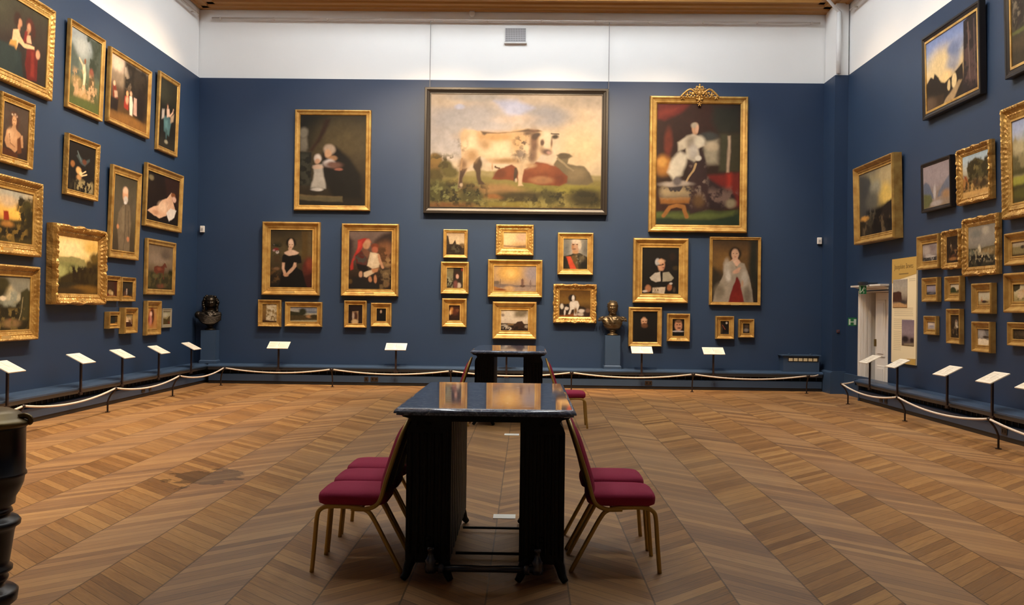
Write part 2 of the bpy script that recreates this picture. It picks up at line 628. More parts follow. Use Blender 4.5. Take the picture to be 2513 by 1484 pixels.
def paint(nx, ny, ops, seed, asp, gain=1.):
    x = (np.arange(nx + 1)) / nx
    y = (np.arange(ny + 1)) / ny
    X0, Y0 = np.meshgrid(x, y)
    wx = vnoise(X0 * 9 * asp, Y0 * 9, seed + 1, 3) - .5
    wy = vnoise(X0 * 9 * asp, Y0 * 9, seed + 2, 3) - .5
    X, Y = X0 + wx * .022 / asp, Y0 + wy * .022
    im = np.zeros((ny + 1, nx + 1, 3))
    tx, ty, kx, ky = 0., 0., 1., 1.

    def mix(a, c):
        im[:] = im * (1 - a[..., None]) + np.array(lin(c)) * a[..., None]

    for o in ops:
        k = o[0]
        if k == 'T':
            tx, ty, kx, ky = o[1], o[2], 1. / (o[3] - o[1]), 1. / (o[4] - o[2])
        elif k == 'G':
            cs = np.array([lin(c) for c in o[1]])
            p = np.linspace(0, 1, len(cs))
            for ch in range(3):
                im[..., ch] = np.interp(np.clip(Y, 0, 1), p, cs[:, ch])
        elif k == 'E':
            _, ex, ey, rx, ry, c, s, rot = o
            ex, ey, rx, ry = (ex - tx) * kx, (ey - ty) * ky, rx * kx, ry * ky
            dx, dy = (X - ex), (Y - ey)
            if rot:
                cr, sr = math.cos(math.radians(rot)), math.sin(math.radians(rot))
                dxa = dx * asp
                dx, dy = (dxa * cr + dy * sr) / asp, -dxa * sr + dy * cr
            d = np.sqrt((dx / rx) ** 2 + (dy / ry) ** 2)
            mix(sstep(1 + s, max(0, 1 - s), d), c)
        elif k == 'P' or k == 'S':
            _, c, s, p = o
            q = [((p[i] - tx) * kx, (p[i + 1] - ty) * ky) for i in range(0, len(p), 2)]
            dm = np.full(X.shape, 9.)
            ins = np.zeros(X.shape, bool)
            n = len(q)
            for i in range(n if k == 'P' else n - 1):
                (ax, ay), (bx_, by) = q[i], q[(i + 1) % n]
                ex, ey = (bx_ - ax) * asp, by - ay
                px, py = (X - ax) * asp, Y - ay
                t = np.clip((px * ex + py * ey) / (ex * ex + ey * ey + 1e-9), 0, 1)
                dm = np.minimum(dm, np.hypot(px - t * ex, py - t * ey))
                if k == 'P':
                    cond = ((ay > Y) != (by > Y))
                    with np.errstate(divide='ignore', invalid='ignore'):
                        xi = (bx_ - ax) * (Y - ay) / (by - ay + 1e-12) + ax
                    ins ^= cond & (X < xi)
            if k == 'P':
                sd = np.where(ins, -dm, dm)
                mix(sstep(s, -s, sd), c)
            else:
                w = s * ky
                mix(sstep(w, w * .4, dm), c)
        elif k == 'N':
            n = vnoise(X0 * o[2] * asp, Y0 * o[3], seed + 7, 4) - .5
            im *= (1 + 2 * o[1] * n)[..., None]
        elif k == 'K':
            _, c, x0, y0, x1, y1, sc, thr = o
            x0, x1, y0, y1 = (x0 - tx) * kx, (x1 - tx) * kx, (y0 - ty) * ky, (y1 - ty) * ky
            seed += 13
            n = vnoise(X0 * sc * asp, Y0 * sc, seed, 4)
            m = sstep(thr - .08, thr + .08, n)
            e = .05
            m = m * sstep(x0 - e, x0 + e, X) * sstep(x1 + e, x1 - e, X) * sstep(y0 - e, y0 + e, Y) * sstep(y1 + e, y1 - e, Y)
            mix(m, c)
    n = vnoise(X0 * 40 * asp, Y0 * 40, seed + 31, 2) - .5
    n2 = vnoise(X0 * 13 * asp, Y0 * 13, seed + 57, 3) - .5
    im *= (1 + .20 * n + .34 * n2)[..., None]
    return np.clip(im * PGAIN * gain, 0, .92)


def canvas(parent, w, h, yd, nx, ny, ops, seed, name='canvas', gain=1.):
    im = paint(nx, ny, ops, seed, w / h, gain)
    x = np.linspace(-w / 2, w / 2, nx + 1)
    z = np.linspace(h / 2, -h / 2, ny + 1)
    X, Z = np.meshgrid(x, z)
    co = np.stack([X, np.full_like(X, -yd), Z], -1).reshape(-1, 3)
    i = np.arange((nx + 1) * (ny + 1)).reshape(ny + 1, nx + 1)
    quads = np.stack([i[1:, :-1], i[1:, 1:], i[:-1, 1:], i[:-1, :-1]], -1).reshape(-1, 4)
    nv, nq = len(co), len(quads)
    # a thin stretcher behind the painted face gives the canvas its thickness
    t = .022
    back = np.array([[-w / 2, -yd + t, -h / 2], [w / 2, -yd + t, -h / 2], [w / 2, -yd + t, h / 2], [-w / 2, -yd + t, h / 2]])
    corner = [i[-1, 0], i[-1, -1], i[0, -1], i[0, 0]]
    co = np.concatenate([co, back])
    me = bpy.data.meshes.new(name)
    side = [[nv + k for k in (3, 2, 1, 0)]]
    edges = [list(i[-1, :]), list(i[::-1, -1]), list(i[0, ::-1]), list(i[:, 0])]
    faces_extra = []
    for k in range(4):
        loop = list(map(int, edges[k]))
        faces_extra.append(loop[::-1] + [nv + k, nv + (k + 1) % 4])
    faces_extra += side
    ls = [4] * nq + [len(f) for f in faces_extra]
    vi = np.concatenate([quads.reshape(-1)] + [np.array(f) for f in faces_extra])
    me.vertices.add(len(co))
    me.vertices.foreach_set('co', co.reshape(-1))
    me.loops.add(len(vi))
    me.loops.foreach_set('vertex_index', vi.astype(np.int32))
    me.polygons.add(len(ls))
    st = np.concatenate([[0], np.cumsum(ls)[:-1]])
    me.polygons.foreach_set('loop_start', st.astype(np.int32))
    me.polygons.foreach_set('loop_total', np.array(ls, dtype=np.int32))
    me.update(calc_edges=True)
    a = me.color_attributes.new('paint', 'FLOAT_COLOR', 'POINT')
    rgba = np.ones((len(co), 4))
    rgba[:nv, :3] = im.reshape(-1, 3)
    rgba[nv:, :3] = .15
    a.data.foreach_set('color', rgba.reshape(-1).astype(np.float32))
    me.validate()
    me.materials.append(M_paint)
    o = bpy.data.objects.new(name, me)
    C.objects.link(o)
    o.parent = parent
    return o


# ------------------------------------------------------------------ picture frames
PROFILE = {   # (share of the border width measured inwards, share of the depth towards the room)
    'plain': [(0, 0), (0, .70), (.10, .95), (.22, 1.0), (.34, .93), (.42, .72), (.72, .62), (.80, .70), (.88, .64), (1, .42), (1, .30)],
    'deep': [(0, 0), (0, .80), (.07, .96), (.17, 1.0), (.26, .95), (.32, .84), (.50, .52), (.66, .40), (.72, .46), (.80, .44), (.86, .34), (1, .26), (1, .20)],
    'carved': [(0, 0), (0, .72), (.06, .92), (.16, 1.0), (.27, .93), (.38, .66), (.54, .50), (.64, .56), (.72, .48), (.86, .42), (1, .30), (1, .22)],
    'ornate': [(0, 0), (-.02, .55), (.05, .85), (.18, 1.0), (.30, .92), (.42, .62), (.58, .48), (.70, .52), (.80, .44), (1, .30), (1, .22)],
    'black': [(0, 0), (0, .86), (.06, 1.0), (.40, 1.0), (.50, .86), (.86, .72), (.90, .76), (1, .62), (1, .50)],
    'silver': [(0, 0), (0, .9), (.15, 1.0), (.6, .8), (.8, .85), (1, .6), (1, .45)],
}
PROFILE['blackgilt'] = PROFILE['black']


def frame_mesh(w, h, fw, d, style, rng):
    prof = PROFILE[style]
    orn = style == 'ornate'
    carved = style in ('carved', 'ornate')
    kx = max(8, int(w / .035)) if carved else 1
    kz = max(8, int(h / .035)) if carved else 1
    bm = bmesh.new()
    rings = []
    for ri, (i, dd) in enumerate(prof):
        ins = i * fw
        hx, hz = w / 2 - ins, h / 2 - ins
        ring = []
        for side in range(4):
            k = kx if side % 2 == 0 else kz
            for j in range(k):
                t = j / k
                if side == 0:
                    p = [-hx + 2 * hx * t, -hz]
                elif side == 1:
                    p = [hx, -hz + 2 * hz * t]
                elif side == 2:
                    p = [hx - 2 * hx * t, hz]
                else:
                    p = [-hx, hz - 2 * hz * t]
                yy = dd * d if ri < 2 else d - (1 - dd) * min(d * .85, fw * .8)
                if orn and 1 <= ri <= 4:
                    c = abs(t - .5) * 2
                    wob = .075 * fw * (math.cos(c * PI * 3) * .6 + math.cos(c * PI * 7) * .25 + .9 * math.exp(-((c - 1) / .12) ** 2) + .6 * math.exp(-(c / .10) ** 2))
                    n = ((0, -1), (1, 0), (0, 1), (-1, 0))[side]
                    p[0] += n[0] * wob
                    p[1] += n[1] * wob
                    yy += fw * .04 * math.cos(c * PI * 7)
                if carved and ri in (3, 4, 5, 6, 7):
                    yy += fw * .03 * (1 if j % 2 else -1) * (1 if ri in (3, 6) else .6) * (1.3 if orn else .7) + (rng.random() - .5) * fw * .04
                ring.append(bm.verts.new((p[0], -yy, p[1])))
        rings.append(ring)
    n = len(rings[0])
    gi = len(prof) - 4
    for a in range(len(rings) - 1):
        for k in range(n):
            f = bm.faces.new((rings[a][k], rings[a][(k + 1) % n], rings[a + 1][(k + 1) % n], rings[a + 1][k]))
    # the back, so that the frame is a closed body
    for k in range(n):
        bm.faces.new((rings[-1][k], rings[-1][(k + 1) % n], rings[0][(k + 1) % n], rings[0][k]))
    bmesh.ops.recalc_face_normals(bm, faces=bm.faces[:])
    return bm


def scroll_ornament(bm, cx, cz, y, s, rng):
    """A little carved acanthus knot: a boss with curling leaves."""
    def blob(x, z, yy, rx, ry, rz, a=0):
        M = Matrix.Translation((x, yy, z)) @ Matrix.Rotation(a, 4, 'Y') @ Matrix.Diagonal((rx, ry, rz, 1))
        bmesh.ops.create_uvsphere(bm, u_segments=8, v_segments=6, radius=1, matrix=M)
    blob(cx, cz, y, .30 * s, .20 * s, .30 * s)
    for k in range(5):
        a = k / 5 * 2 * PI + .3
        blob(cx + math.cos(a) * .42 * s, cz + math.sin(a) * .42 * s, y + .04 * s, .24 * s, .13 * s, .15 * s, -a)


PAINT_GAIN = {'BB': .80, 'B11': .9, 'B12': .9, 'B13': .9, 'B8': .9, 'B14': .9, 'B1': 1.}   # colours scaled per picture to offset the uneven lamp light
STYLE_MAT = {'plain': M_gold, 'deep': M_gold, 'carved': M_goldc, 'ornate': M_goldo, 'black': M_blackframe, 'blackgilt': M_blackframe, 'silver': M_silver}


def picture(key, label, ops, group, plate=False, lean=0.):
    w_, c, cz, w, h, d, fw, style, nx, ny = PICS[key]
    rng = random.Random(key)
    gap = .004
    if w_ == 'b':
        loc, rz = (c, WD - gap, cz), 0.
    elif w_ == 'l':
        loc, rz = (WL + gap, c, cz), PI / 2
    else:
        loc, rz = (WR - gap, c, cz), -PI / 2
    root = thing('framed_painting', label, 'painting', loc, rz, group)
    if lean:
        # hung from the top wire: the lower edge rests on the wall, the top tips forward
        q = Matrix.Rotation(rz, 4, 'Z') @ Matrix.Rotation(lean, 4, 'X')
        root.rotation_euler = q.to_euler()
        n = q.to_3x3() @ Vector((0, -1, 0))
        flat = Vector((n.x, n.y, 0)).normalized()
        root.location = Vector(loc) + flat * (math.sin(lean) * h / 2)
    mat = M_bullframe if key == 'BB' else STYLE_MAT[style]
    fr = obj('frame', frame_mesh(w, h, fw, d, style, rng), mat, root)
    pin = PROFILE[style][-1][1]
    iw, ih = w - 2 * fw, h - 2 * fw
    yd = d - (1 - pin) * min(d * .85, fw * .8) + .004
    if style in ('deep', 'blackgilt', 'carved') or key == 'BB':
        # the gilt slip between frame and canvas
        s = min(.020, fw * .14) if style != 'blackgilt' else .03
        bm = bmesh.new()
        y0, y1 = -(yd + .012), -(yd - .006)
        box(bm, -iw / 2 - .003, iw / 2 + .003, y0, y1, ih / 2 - s, ih / 2 + .003)
        box(bm, -iw / 2 - .003, iw / 2 + .003, y0, y1, -ih / 2 - .003, -ih / 2 + s)
        box(bm, -iw / 2 - .003, -iw / 2 + s, y0, y1, -ih / 2 + s, ih / 2 - s)
        box(bm, iw / 2 - s, iw / 2 + .003, y0, y1, -ih / 2 + s, ih / 2 - s)
        sl = obj('gilt_slip', bm, M_bullframe if key == 'BB' else M_liner, root)
        if style == 'blackgilt':
            sl['label'] = 'gilt inner edge'
    canvas(root, iw + .004, ih + .004, yd, nx, ny, ops, sum(map(ord, key)) * 7, 'canvas', PAINT_GAIN.get(key, 1.05 if w_ == 'b' else 1.65))  # side wall canvases get lighter colours because less light reaches them
    if plate:
        pw = min(.24, w * .16)
        pz = -h / 2 + fw * .42
        pd = d - .3 * min(d * .85, fw * .8)
        obj('caption_plate', bx(-pw / 2, pw / 2, -pd - .016, -pd + .02, pz - .022, pz + .022), M_caption, root)
    if style == 'ornate':
        s = fw * .42
        for sx in (-1, 1):
            for sz in (-1, 1):
                bm = bmesh.new()
                scroll_ornament(bm, sx * (w / 2 - fw * .32), sz * (h / 2 - fw * .32), -d * .95, s, rng)
                obj('corner_ornament', bm, M_goldo, root, smooth=True)
        for sx, sz in ((0, 1), (0, -1), (1, 0), (-1, 0)):
            bm = bmesh.new()
            scroll_ornament(bm, sx * (w / 2 - fw * .3), sz * (h / 2 - fw * .3), -d * .93, s * .7, rng)
            obj('centre_ornament', bm, M_goldo, root, smooth=True)
    return root
# ------------------------------------------------------------------ what is painted on each canvas
SK = '#d9a878'      # flesh in warm light
SKD = '#b07a4c'
ART = {}
ART['BB'] = [T(140, 150, 1842, 1282), G('#c8b292', '#b9ac99', '#b8ad9c', '#cdb893', '#d9bf8d', '#d9bf8d'),
    E(1500, 420, 420, 260, '#d0b78e', .7), E(560, 400, 330, 130, '#a49d93', .6), E(420, 430, 220, 90, '#a39d93', .6), E(1290, 370, 240, 110, '#9f9990', .6),
    E(420, 640, 330, 140, '#b4ab9d', .7), E(300, 220, 260, 60, '#cdb693', .7), E(640, 190, 260, 50, '#aea491', .7), E(1650, 230, 190, 60, '#b9a586', .7),
    P('#b0b2bd', .03, 770, 225, 1000, 212, 1170, 295, 1010, 375, 930, 408, 860, 310), E(430, 290, 50, 25, '#b4b4ba', .5), E(1000, 400, 200, 40, '#c0ac92', .8),
    E(1640, 700, 240, 190, '#dcc08c', .7), N(.10, 6),
    P('#a2905a', .012, 120, 960, 480, 915, 800, 912, 1300, 930, 1860, 950, 1860, 1320, 120, 1320), P('#86783c', .02, 120, 1010, 500, 960, 1000, 975, 1860, 1000, 1860, 1320, 120, 1320),
    E(200, 860, 75, 110, '#7a5c2a', .3), E(190, 800, 60, 55, '#8a6a30', .3), E(300, 870, 65, 60, '#5e5426', .3), E(340, 930, 90, 60, '#5c5224', .4), E(190, 960, 90, 60, '#54481e', .4), K('#473c18', 140, 760, 420, 1010, 22, .55),
    E(1500, 1085, 330, 45, '#918634', .5), E(1200, 1060, 260, 40, '#7d7430', .5), E(760, 1095, 300, 55, '#9c7744', .5), E(430, 1080, 200, 50, '#5c4a22', .5),
    E(1050, 1170, 330, 60, '#40361a', .5), E(1000, 1245, 330, 30, '#8a7a30', .6), E(760, 1170, 90, 26, '#93602e', .6), E(230, 1130, 150, 120, '#504c22', .4), E(560, 1170, 130, 80, '#4e4822', .4), E(1320, 1170, 110, 70, '#4a4420', .5), E(1680, 1170, 180, 90, '#3a3318', .5),
    E(300, 1265, 300, 40, '#7c5228', .6), E(1000, 1285, 800, 20, '#7c5a28', .6), K('#2e2a12', 140, 1040, 700, 1260, 26, .56), K('#7e7c44', 160, 1040, 660, 1230, 30, .62), K('#2c2812', 1150, 1100, 1842, 1250, 24, .56), K('#9a8c48', 620, 1200, 1500, 1282, 26, .62),
    P('#6e5f40', .01, 1365, 840, 1405, 765, 1390, 745, 1430, 735, 1520, 737, 1545, 765, 1508, 790, 1500, 830, 1660, 862, 1720, 920, 1755, 1015, 1700, 1042, 1480, 1030, 1370, 880), E(1590, 930, 90, 60, '#82704c', .6), E(1460, 760, 50, 30, '#5a4c32', .4), S('#93805a', 14, 1400, 775, 1470, 840, 1560, 900),
    P('#7c3d1d', .01, 755, 990, 820, 893, 880, 880, 890, 870, 960, 842, 1190, 812, 1380, 860, 1505, 955, 1500, 1015, 1420, 1055, 1250, 1050, 1000, 1005), E(1230, 880, 130, 50, '#8c4a24', .6), E(840, 940, 60, 40, '#6a3418', .5), E(1250, 1000, 110, 36, '#9c6c42', .5), E(1430, 990, 60, 50, '#6c3218', .6), S('#5a3a20', 12, 830, 885, 790, 875, 790, 865),
    P('#4c3722', .008, 575, 800, 650, 765, 645, 900, 660, 1005, 695, 1045, 630, 1048, 605, 940, 570, 880), P('#4a3624', .006, 975, 890, 1015, 870, 1005, 1005, 975, 1012),
    P('#cfae80', .008, 440, 580, 480, 517, 560, 512, 640, 520, 720, 533, 830, 530, 930, 520, 1020, 497, 1110, 488, 1200, 500, 1260, 525, 1335, 535, 1350, 590, 1352, 640, 1345, 735, 1300, 757, 1250, 742, 1225, 765, 1180, 825, 1120, 862, 1075, 892, 1062, 960, 1058, 1030, 1078, 1052, 1022, 1052, 1026, 960, 998, 885, 950, 848, 860, 835, 770, 835, 765, 905, 752, 840, 700, 795, 640, 762, 560, 845, 520, 895, 470, 990, 462, 1085, 425, 1085, 430, 980, 442, 880, 458, 785, 442, 690),
    E(800, 575, 290, 50, '#b98e56', .8), E(860, 715, 230, 75, '#dcc292', .8), E(530, 620, 70, 90, '#dcc494', .7), E(560, 765, 60, 60, '#b08a58', .8), E(690, 650, 50, 50, '#b08c5c', .9), E(1000, 620, 60, 110, '#c09a64', .8), E(900, 808, 150, 26, '#a07c4c', .8), E(1085, 800, 50, 70, '#d2b688', .7), E(1140, 850, 50, 24, '#b89264', .7), E(480, 560, 40, 50, '#c8a878', .8), E(1040, 930, 20, 90, '#c8ac80', .5),
    P('#4c3624', .010, 432, 990, 440, 890, 515, 885, 475, 990, 462, 1085, 424, 1085), E(470, 850, 46, 50, '#8a6844', .8), E(455, 1055, 16, 18, '#c0a880', .5), S('#a88458', 14, 462, 800, 450, 900), E(640, 850, 22, 50, '#4c3722', .6),
    P('#5a432c', .010, 640, 520, 800, 535, 940, 526, 1110, 492, 1200, 503, 1240, 522, 1190, 530, 1000, 518, 880, 536, 700, 543, 674, 560, 658, 552), E(1165, 630, 40, 140, '#75543a', .7), E(1155, 760, 36, 60, '#7a5c42', .7), E(1176, 572, 34, 34, '#4c3624', .5), E(1110, 535, 40, 20, '#6a5038', .7), K('#4f3a28', 990, 560, 1120, 800, 26, .57), E(1040, 740, 36, 40, '#86745e', .8), K('#40302a', 990, 660, 1080, 800, 30, .52), K('#54402c', 425, 590, 470, 760, 24, .55),
    E(1284, 610, 56, 92, '#d8c096', .4), E(1300, 560, 36, 40, '#dfc89e', .6), E(1250, 628, 20, 32, '#5a4230', .5), E(1340, 630, 9, 46, '#7c6046', .7), E(1245, 690, 30, 30, '#a88a64', .8), E(1296, 718, 50, 30, '#6a5040', .6), E(1318, 726, 22, 15, '#b08670', .6), E(1372, 572, 34, 23, '#40301f', .5), S('#5c4a38', 9, 1330, 540, 1405, 545), E(1200, 556, 26, 20, '#48362a', .6), E(1000, 1000, 12, 18, '#c0a880', .5), E(760, 870, 8, 36, '#b89468', .5)]
ART['B1'] = [T(345, 105, 735, 640), G('#2a2416', '#4a3f26', '#453a24', '#332a1a', '#231d14'), P('#14140e', .03, 345, 105, 520, 105, 470, 230, 400, 310, 345, 320), E(560, 250, 130, 110, '#5a4c2c', .8), P('#3a2416', .02, 490, 130, 525, 130, 480, 240, 420, 320, 400, 315, 460, 230), E(365, 210, 26, 30, '#8c8268', .4), P('#7c735c', .02, 345, 240, 385, 235, 392, 300, 378, 325, 345, 318), P('#1c1c16', .01, 345, 325, 410, 325, 412, 520, 345, 525), K('#3a3a2c', 345, 330, 410, 520, 20, .5), P('#16130e', .03, 480, 330, 560, 290, 640, 360, 700, 450, 720, 600, 560, 600, 500, 520, 470, 420), P('#5a5034', .01, 330, 585, 600, 590, 605, 620, 330, 610), P('#6a5a38', .012, 330, 578, 600, 585, 600, 592, 330, 588), E(520, 310, 34, 30, '#c0a888', .35), E(512, 335, 20, 26, SK, .35), E(540, 360, 26, 14, '#b08458', .4), E(520, 390, 34, 22, '#cbbfae', .4), E(575, 425, 24, 8, '#9a5f48', .4), E(545, 400, 50, 20, '#6a4a3a', .5), E(450, 362, 22, 26, '#d8c8b0', .35), E(450, 380, 16, 16, '#c89a74', .4), P('#a8a08c', .015, 425, 405, 480, 400, 500, 540, 415, 535, 430, 450), E(453, 415, 30, 14, '#c8a888', .4), E(450, 545, 34, 10, '#c4bca8', .4), N(.2, 7)]
ART['B2'] = [T(150, 100, 768, 928), G('#30281a', '#4a3e24', '#54482a', '#463a22', '#2a2014', '#1c140e'), P('#54401c', .02, 605, 130, 690, 130, 690, 520, 600, 520), P('#5c4a2a', .03, 690, 130, 740, 130, 740, 520, 690, 520), E(700, 640, 80, 140, '#5c2418', .4), E(720, 580, 50, 70, '#7a3420', .5), P('#3a140e', .03, 640, 760, 768, 700, 768, 928, 640, 928), E(215, 325, 12, 12, '#c8b8a8', .4), E(262, 425, 22, 22, '#cfc0b0', .4), E(245, 385, 42, 20, '#7c2c24', .4), E(215, 400, 18, 14, '#b08880', .4), K('#1e2414', 160, 300, 320, 500, 18, .55), P('#4a3820', .02, 205, 480, 300, 470, 290, 570, 220, 570), E(250, 660, 40, 22, '#7a5a3a', .5), K('#5e4422', 160, 640, 310, 840, 20, .6), E(452, 290, 70, 62, '#120c08', .25), E(452, 305, 38, 62, '#e0b890', .25), E(440, 370, 24, 30, '#d8ac84', .3), P('#e2bc98', .012, 360, 430, 440, 385, 480, 388, 560, 430, 540, 455, 430, 475, 370, 455), E(452, 290, 34, 26, '#e6c09c', .4), P('#0e0b09', .012, 335, 470, 365, 455, 430, 478, 545, 452, 590, 480, 600, 570, 530, 590, 540, 640, 620, 680, 690, 930, 280, 930, 330, 700, 380, 640, 370, 580, 320, 560), P('#d4a882', .01, 325, 575, 365, 575, 365, 660, 400, 735, 370, 765, 330, 660), P('#d4a882', .01, 535, 575, 500, 570, 480, 620, 385, 730, 400, 755, 470, 700, 530, 620), E(390, 742, 36, 24, '#c8966c', .3), E(430, 322, 8, 3, '#4a2c1c', .5), E(470, 322, 8, 3, '#4a2c1c', .5), E(450, 350, 10, 4, '#a04838', .5), N(.14, 8)]
ART['B3'] = [T(1215, 130, 1830, 935), G('#7c6656', '#6c5848', '#5a4636', '#40301f', '#2c1e12', '#1c120c'), P('#3c2c26', .04, 1215, 200, 1290, 280, 1260, 560, 1215, 620), P('#33251f', .05, 1830, 140, 1700, 180, 1600, 250, 1560, 330, 1700, 400, 1830, 350), E(1720, 400, 110, 110, '#8a5a34', .7), E(1760, 560, 80, 60, '#9c7848', .6), K('#5a3a1e', 1600, 350, 1830, 640, 12, .5), P('#b03226', .015, 1350, 265, 1430, 240, 1510, 250, 1540, 300, 1460, 290, 1400, 390, 1350, 450, 1290, 560, 1290, 660, 1250, 670, 1245, 620, 1290, 480, 1350, 350), P('#c84030', .015, 1360, 290, 1420, 265, 1400, 340, 1340, 420), E(1480, 320, 46, 66, '#d09a6c', .3, 15), E(1450, 345, 30, 40, '#c08a5c', .5), P('#7c5036', .012, 1400, 390, 1470, 390, 1520, 430, 1480, 520, 1440, 470), P('#5c241a', .015, 1310, 470, 1400, 410, 1480, 520, 1470, 600, 1330, 590), K('#4a4438', 1300, 470, 1470, 580, 20, .45), P('#18100c', .012, 1330, 580, 1480, 600, 1500, 690, 1400, 700, 1350, 650), E(1585, 350, 52, 40, '#7c3c22', .35), E(1585, 400, 44, 44, '#b06040', .35), P('#dcc294', .012, 1520, 430, 1640, 450, 1670, 520, 1640, 630, 1560, 650, 1480, 610, 1500, 520), P('#ead2a4', .02, 1540, 450, 1600, 470, 1560, 600, 1520, 560), S('#c89468', 26, 1640, 470, 1660, 560, 1690, 630), P('#e0c496', .012, 1440, 700, 1560, 660, 1580, 700, 1480, 770, 1440, 760), P('#c08454', .012, 1540, 650, 1640, 640, 1620, 690, 1560, 700), E(1395, 730, 26, 44, '#c8966c', .3), E(1525, 795, 22, 44, '#c08458', .3), E(1595, 790, 22, 60, '#b87c50', .3), P('#1e1a16', .02, 1290, 760, 1420, 770, 1500, 830, 1560, 830, 1700, 900, 1680, 940, 1260, 940), E(1750, 850, 40, 46, '#7c5c36', .4), E(1740, 720, 44, 50, '#8a7048', .5), K('#6c5634', 1640, 620, 1830, 930, 16, .56), E(1250, 820, 30, 30, '#5c4420', .5), N(.14, 8)]
ART['B4'] = [T(70, 1110, 275, 1370), G('#7c5a2a', '#8a6a34', '#7c5a2c', '#5c3c1a'), P('#c0a876', .02, 130, 1125, 268, 1125, 268, 1350, 130, 1350), K('#e0cca0', 130, 1120, 268, 1340, 10, .52), K('#8a7040', 130, 1180, 268, 1350, 12, .58), P('#4a3014', .02, 70, 1330, 275, 1345, 275, 1370, 70, 1370)]
ART['B5'] = [T(445, 1165, 822, 1380), G('#9c9a94', '#aaa594', '#b0a684', '#6c5c30', '#8a7a54'), E(700, 1205, 120, 20, '#868a8e', .5), E(740, 1240, 90, 18, '#6c7478', .5), P('#33301a', .03, 445, 1230, 520, 1240, 620, 1250, 640, 1330, 445, 1350), E(620, 1240, 50, 50, '#2c2c18', .4), P('#4a3c1e', .03, 445, 1290, 822, 1280, 822, 1350, 445, 1360), E(710, 1300, 46, 22, '#a87c4c', .4), E(770, 1300, 50, 26, '#3e3418', .4), P('#a0946c', .02, 445, 1355, 822, 1345, 822, 1380, 445, 1380), N(.2, 10)]
ART['B6'] = [T(1230, 1140, 1425, 1390), G('#20100c', '#1c0e0a', '#2a1810', '#2a180e'), P('#9c7a54', .02, 1285, 1230, 1365, 1225, 1365, 1385, 1285, 1385), E(1330, 1290, 24, 60, '#4c2c1c', .4), E(1320, 1360, 40, 30, '#d8b478', .4), E(1300, 1290, 14, 40, '#b8a084', .5), N(.15, 8)]
ART['B7'] = [T(1610, 1195, 1745, 1355), G('#100c0a', '#0e0a08', '#0c0908'), E(1672, 1240, 12, 20, '#b89878', .35), E(1672, 1310, 46, 50, '#0a0808', .4)]
ART['B8'] = [T(118, 145, 360, 430), G('#c8a878', '#e0c492', '#e2c690', '#8c7444', '#4a3418'), P('#3a2c1c', .02, 118, 180, 140, 190, 160, 290, 200, 290, 235, 235, 250, 290, 300, 300, 360, 310, 360, 430, 118, 430), E(250, 350, 60, 50, '#5a5238', .5), E(330, 320, 40, 40, '#7c6034', .5), K('#2c2012', 118, 300, 360, 430, 12, .5), N(.15, 8)]
ART['B9'] = [T(110, 620, 350, 905), G('#6a5c38', '#857a52', '#7c7450', '#4c4428', '#3a2c1c'), P('#2c2216', .03, 210, 620, 330, 630, 330, 905, 200, 905), E(262, 740, 22, 34, '#d09c7c', .35), E(262, 720, 34, 36, '#3a2014', .6), E(262, 742, 18, 28, '#d0a080', .3), E(330, 650, 16, 26, '#8c2c20', .4), E(285, 860, 30, 34, '#c8b494', .4), E(240, 850, 30, 50, '#7c4a3c', .5), K('#93906c', 110, 740, 200, 900, 12, .5), K('#2a2416', 110, 760, 210, 905, 12, .55)]
ART['B10'] = [T(135, 1135, 305, 1350), G('#3a1c0e', '#3c1e0e', '#341a0c', '#24120a'), E(185, 1215, 22, 40, '#d08c44', .5), E(165, 1240, 12, 30, '#e0b070', .5), E(230, 1230, 40, 40, '#5c2c18', .6), E(260, 1210, 20, 20, '#7c4a28', .5), N(.3, 9)]
ART['B11'] = [T(222, 122, 520, 305), G('#f0cc84', '#f2d08c', '#f0d090', '#d8ac6c', '#d8b070'), E(270, 200, 90, 70, '#fadc98', .7), E(460, 180, 70, 50, '#dab488', .7), P('#a88254', .015, 222, 268, 380, 275, 520, 262, 520, 292, 380, 290, 222, 285), E(450, 290, 70, 7, '#5c4428', .5), E(370, 310, 30, 10, '#f4e0b0', .5), N(.06, 6)]
ART['B12'] = [T(98, 520, 635, 840), G('#b49c84', '#b8a086', '#b89c80', '#a89078', '#b09474'), E(290, 610, 200, 130, '#d8a858', .8), E(300, 600, 110, 90, '#f2bc5c', .8), E(310, 620, 46, 40, '#fcd074', .8), E(580, 620, 90, 90, '#a8988e', .7), P('#8a7664', .02, 98, 735, 200, 745, 400, 760, 635, 755, 635, 775, 98, 790), E(140, 730, 40, 20, '#7c684e', .5), P('#b87e3c', .02, 98, 770, 250, 815, 400, 835, 400, 845, 98, 845), E(300, 800, 60, 30, '#dcb070', .6), E(460, 768, 30, 14, '#58402e', .4), P('#8a6854', .02, 440, 690, 475, 690, 478, 755, 442, 755), S('#6c5240', 6, 458, 680, 458, 770), S('#6c5240', 5, 556, 700, 556, 780), E(556, 740, 12, 30, '#8c7464', .5), S('#7c664e', 4, 188, 690, 188, 760), E(190, 815, 60, 12, '#8a4c20', .5), N(.05, 6)]
